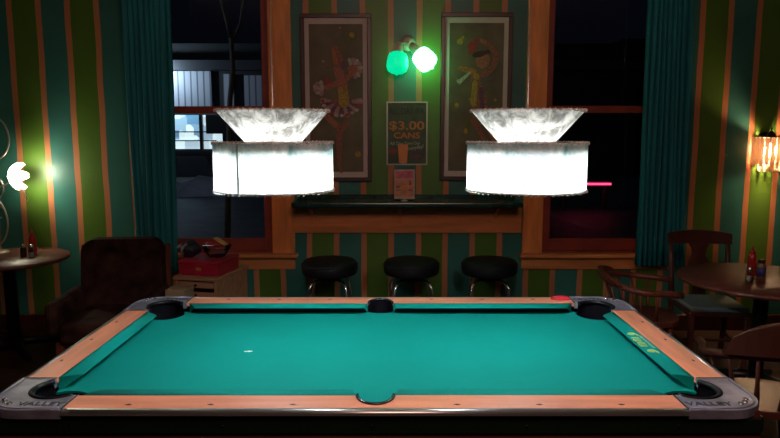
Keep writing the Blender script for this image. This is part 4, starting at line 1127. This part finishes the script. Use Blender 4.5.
# ================================================================ DRAWER CABINET WITH BOX AND BASKET
YD = 4.75
cabm = mat('tan_cabinet_wood', (.42,.18,.10), .5, noise=.2, nscale=6, stretch=(.6,4,4))
xa, xb = at(174,290,YD).x, at(219.5,290,YD).x; zt4 = at(200,277.5,YD).z
cw_ = (xb-xa); dd = .52
rzc = -.22
cab = thing('drawer_cabinet', 'low tan wooden cabinet of shallow drawers under the left window', 'cabinet', ((xa+xb)/2+.05, YD+dd/2, 0), rzc)
bm = nbm()
for x in (-cw_/2+.011, cw_/2-.011): bx(bm, (x,0,zt4/2), (.022,dd,zt4-.04))
bx(bm, (0,dd/2-.008,zt4/2), (cw_-.04,.012,zt4-.05)); bx(bm, (0,0,.03), (cw_-.044,dd,.03)); bx(bm, (0,0,zt4-.012), (cw_+.03,dd+.03,.024), bev=.004)
ob('body', bm, cabm, cab)
nd = int((zt4-.08)//.075)
for k in range(nd):
    z = zt4-.06-.075*k; bm = nbm(); bx(bm, (0,-dd/2+.012,z), (cw_-.052,.018,.046), bev=.004); bx(bm, (0,.0,z-.015), (cw_-.08,dd-.08,.012)); d_ = ob('drawer', bm, cabm, cab)
    bm = nbm(); ball(bm, (0,-dd/2-.006,z), .010, (1,1,1), 12, 8); ob('knob', bm, blackmetal, d_)
redp = mat('red_plastic', (.38,.012,.03), .4)
bxo = thing('toy_box', 'flat red box with a small emblem on top of the tan cabinet', 'box', (cab.location.x-.01, YD+.22, zt4+.001), rzc)
bm = nbm(); bx(bm, (0,0,.045), (cw_-.01,.34,.09), bev=.006); ob('box_body', bm, redp, bxo)
bm = nbm(); bx(bm, (0,0,.098), (cw_+.0,.35,.02), bev=.004); ob('lid', bm, redp, bxo)
bm = nbm(); bx(bm, (0,-.171,.05), (.04,.002,.022)); text_into(bm, 'GAMES', .012, Matrix.Translation((0,-.1725,.05)) @ RX, .0003, 0, 1) if False else None
ob('emblem', bm, mat('gold_emblem', (.35,.22,.03), .5), bxo)
zb5 = zt4+.111
bk = thing('clear_bowl', 'clear bowl holding red and yellow packets on the red box', 'bowl', (at(218,262,5.02).x, 5.00, zb5), 0)
gb = glass_mat('clear_bowl_plastic', (.86,.80,.80))
bm = nbm(); lathe(bm, [(.0001,0),(.055,0),(.07,.01),(.095,.05),(.112,.085)], 32); ob('bowl', bm, gb, bk)
pk = [(-.03,.0,.098,.5,(.55,.02,.02),'red'), (.035,-.01,.120,-.35,(.65,.38,.12),'yellow'), (.0,.02,.064,.2,(.40,.05,.03),'dark red'), (.0,.0,.036,.0,(.28,.12,.10),'brown')]
for i, (x, y, z, a, col, nm) in enumerate(pk):
    bm = nbm(); bx(bm, (0,0,0), (.10,.05,.018), bev=.007, seg=2); bx(bm, (-.053,0,0), (.010,.052,.003)); bx(bm, (.053,0,0), (.010,.052,.003))
    o = ob('sweet_packet', bm, mat('packet_'+nm.replace(' ','_'), col, .4)); o.location = bk.location+Vector((x,y,z)); o.rotation_euler = (.0, a*.35 if nm != 'yellow' else .45, a)
    tag(o, nm+' packet lying in the clear bowl', 'packet', 'packets in the clear bowl')
# dark helmet-like bag left of the bowl
bm = nbm(); ball(bm, (0,0,.062), .09, (1.05,.8,.72), 24, 14)
for v in bm.verts: v.co += Vector((.006*math.sin(v.co.x*70),.006*math.sin(v.co.z*60),.006*math.sin(v.co.y*55+v.co.x*40))); v.co.z = max(0, v.co.z)
bg = thing('folded_bag', 'dark blue-black bag slumped left of the bowl on the red box', 'bag', (at(190,262,4.98).x, 4.98, zb5), 0)
ob('bag_body', bm, mat('dark_blue_cloth', (.012,.014,.03), .6, bump=.4), bg)
bm = nbm(); tube(bm, [(-.03,-.070,.03),(-.035,-.085,.06),(-.02,-.075,.09),(.0,-.045,.115)], .010, 8); ob('strap', bm, mat('grey_pink_strap', (.25,.13,.14), .6), bg)
# small tan carton in front
xa2, xb2 = at(171,293,4.6).x, at(191,293,4.6).x; zt6 = at(180,286.5,4.6).z
ct_ = thing('carton', 'small tan and yellow carton in front of the drawer cabinet', 'box', ((xa2+xb2)/2, 4.57, 0), -.1)
ww = xb2-xa2
bm = nbm(); bx(bm, (0,0,zt6/2), (ww,.16,zt6), bev=.003); ob('carton_body', bm, mat('tan_card', (.34,.20,.12), .7), ct_)
bm = nbm(); bx(bm, (0,-.081,zt6-.075), (ww*.9,.002,.07)); ob('printed_band', bm, mat('yellow_print', (.35,.26,.06), .6), ct_)

# ================================================================ ADDED HOUSINGS FOR THE TWO UNSEEN FILL LIGHTS
cf = thing('added_fill_panel', 'large square fill light panel added high over the near side of the pool table, out of view', 'ceiling lamp', (0.3, 0.6, 3.4))
bm = nbm(); bx(bm, (0,0,-.02), (1.5,1.5,.04), bev=.006); ob('backing', bm, mat('white_enamel_tray', (.5,.48,.45), .5), cf)
for (c_, s_) in (((-.76,0,-.06),(.03,1.55,.12)), ((.76,0,-.06),(.03,1.55,.12)), ((0,-.76,-.06),(1.49,.03,.12)), ((0,.76,-.06),(1.49,.03,.12))):
    bm = nbm(); bx(bm, c_, s_, bev=.004); ob('frame_side', bm, mat('white_enamel_tray', (.5,.48,.45), .5), cf)
stl = thing('added_street_fill', 'tall pole with an added fill light outside, out of view, lighting the road blue', 'street lamp', (-9.9, 8.9, 0))
bm = nbm(); tube(bm, [(0,0,0),(0,0,5.6),(.05,.02,6.0),(.2,.05,6.2),(.35,.08,6.2)], [.09,.06,.055,.05,.05], 10); ob('pole', bm, blackmetal, stl)
bm = nbm(); bx(bm, (.42,.1,6.16), (.7,.5,.12), bev=.03, seg=2); ob('lamp_head', bm, blackmetal, stl)
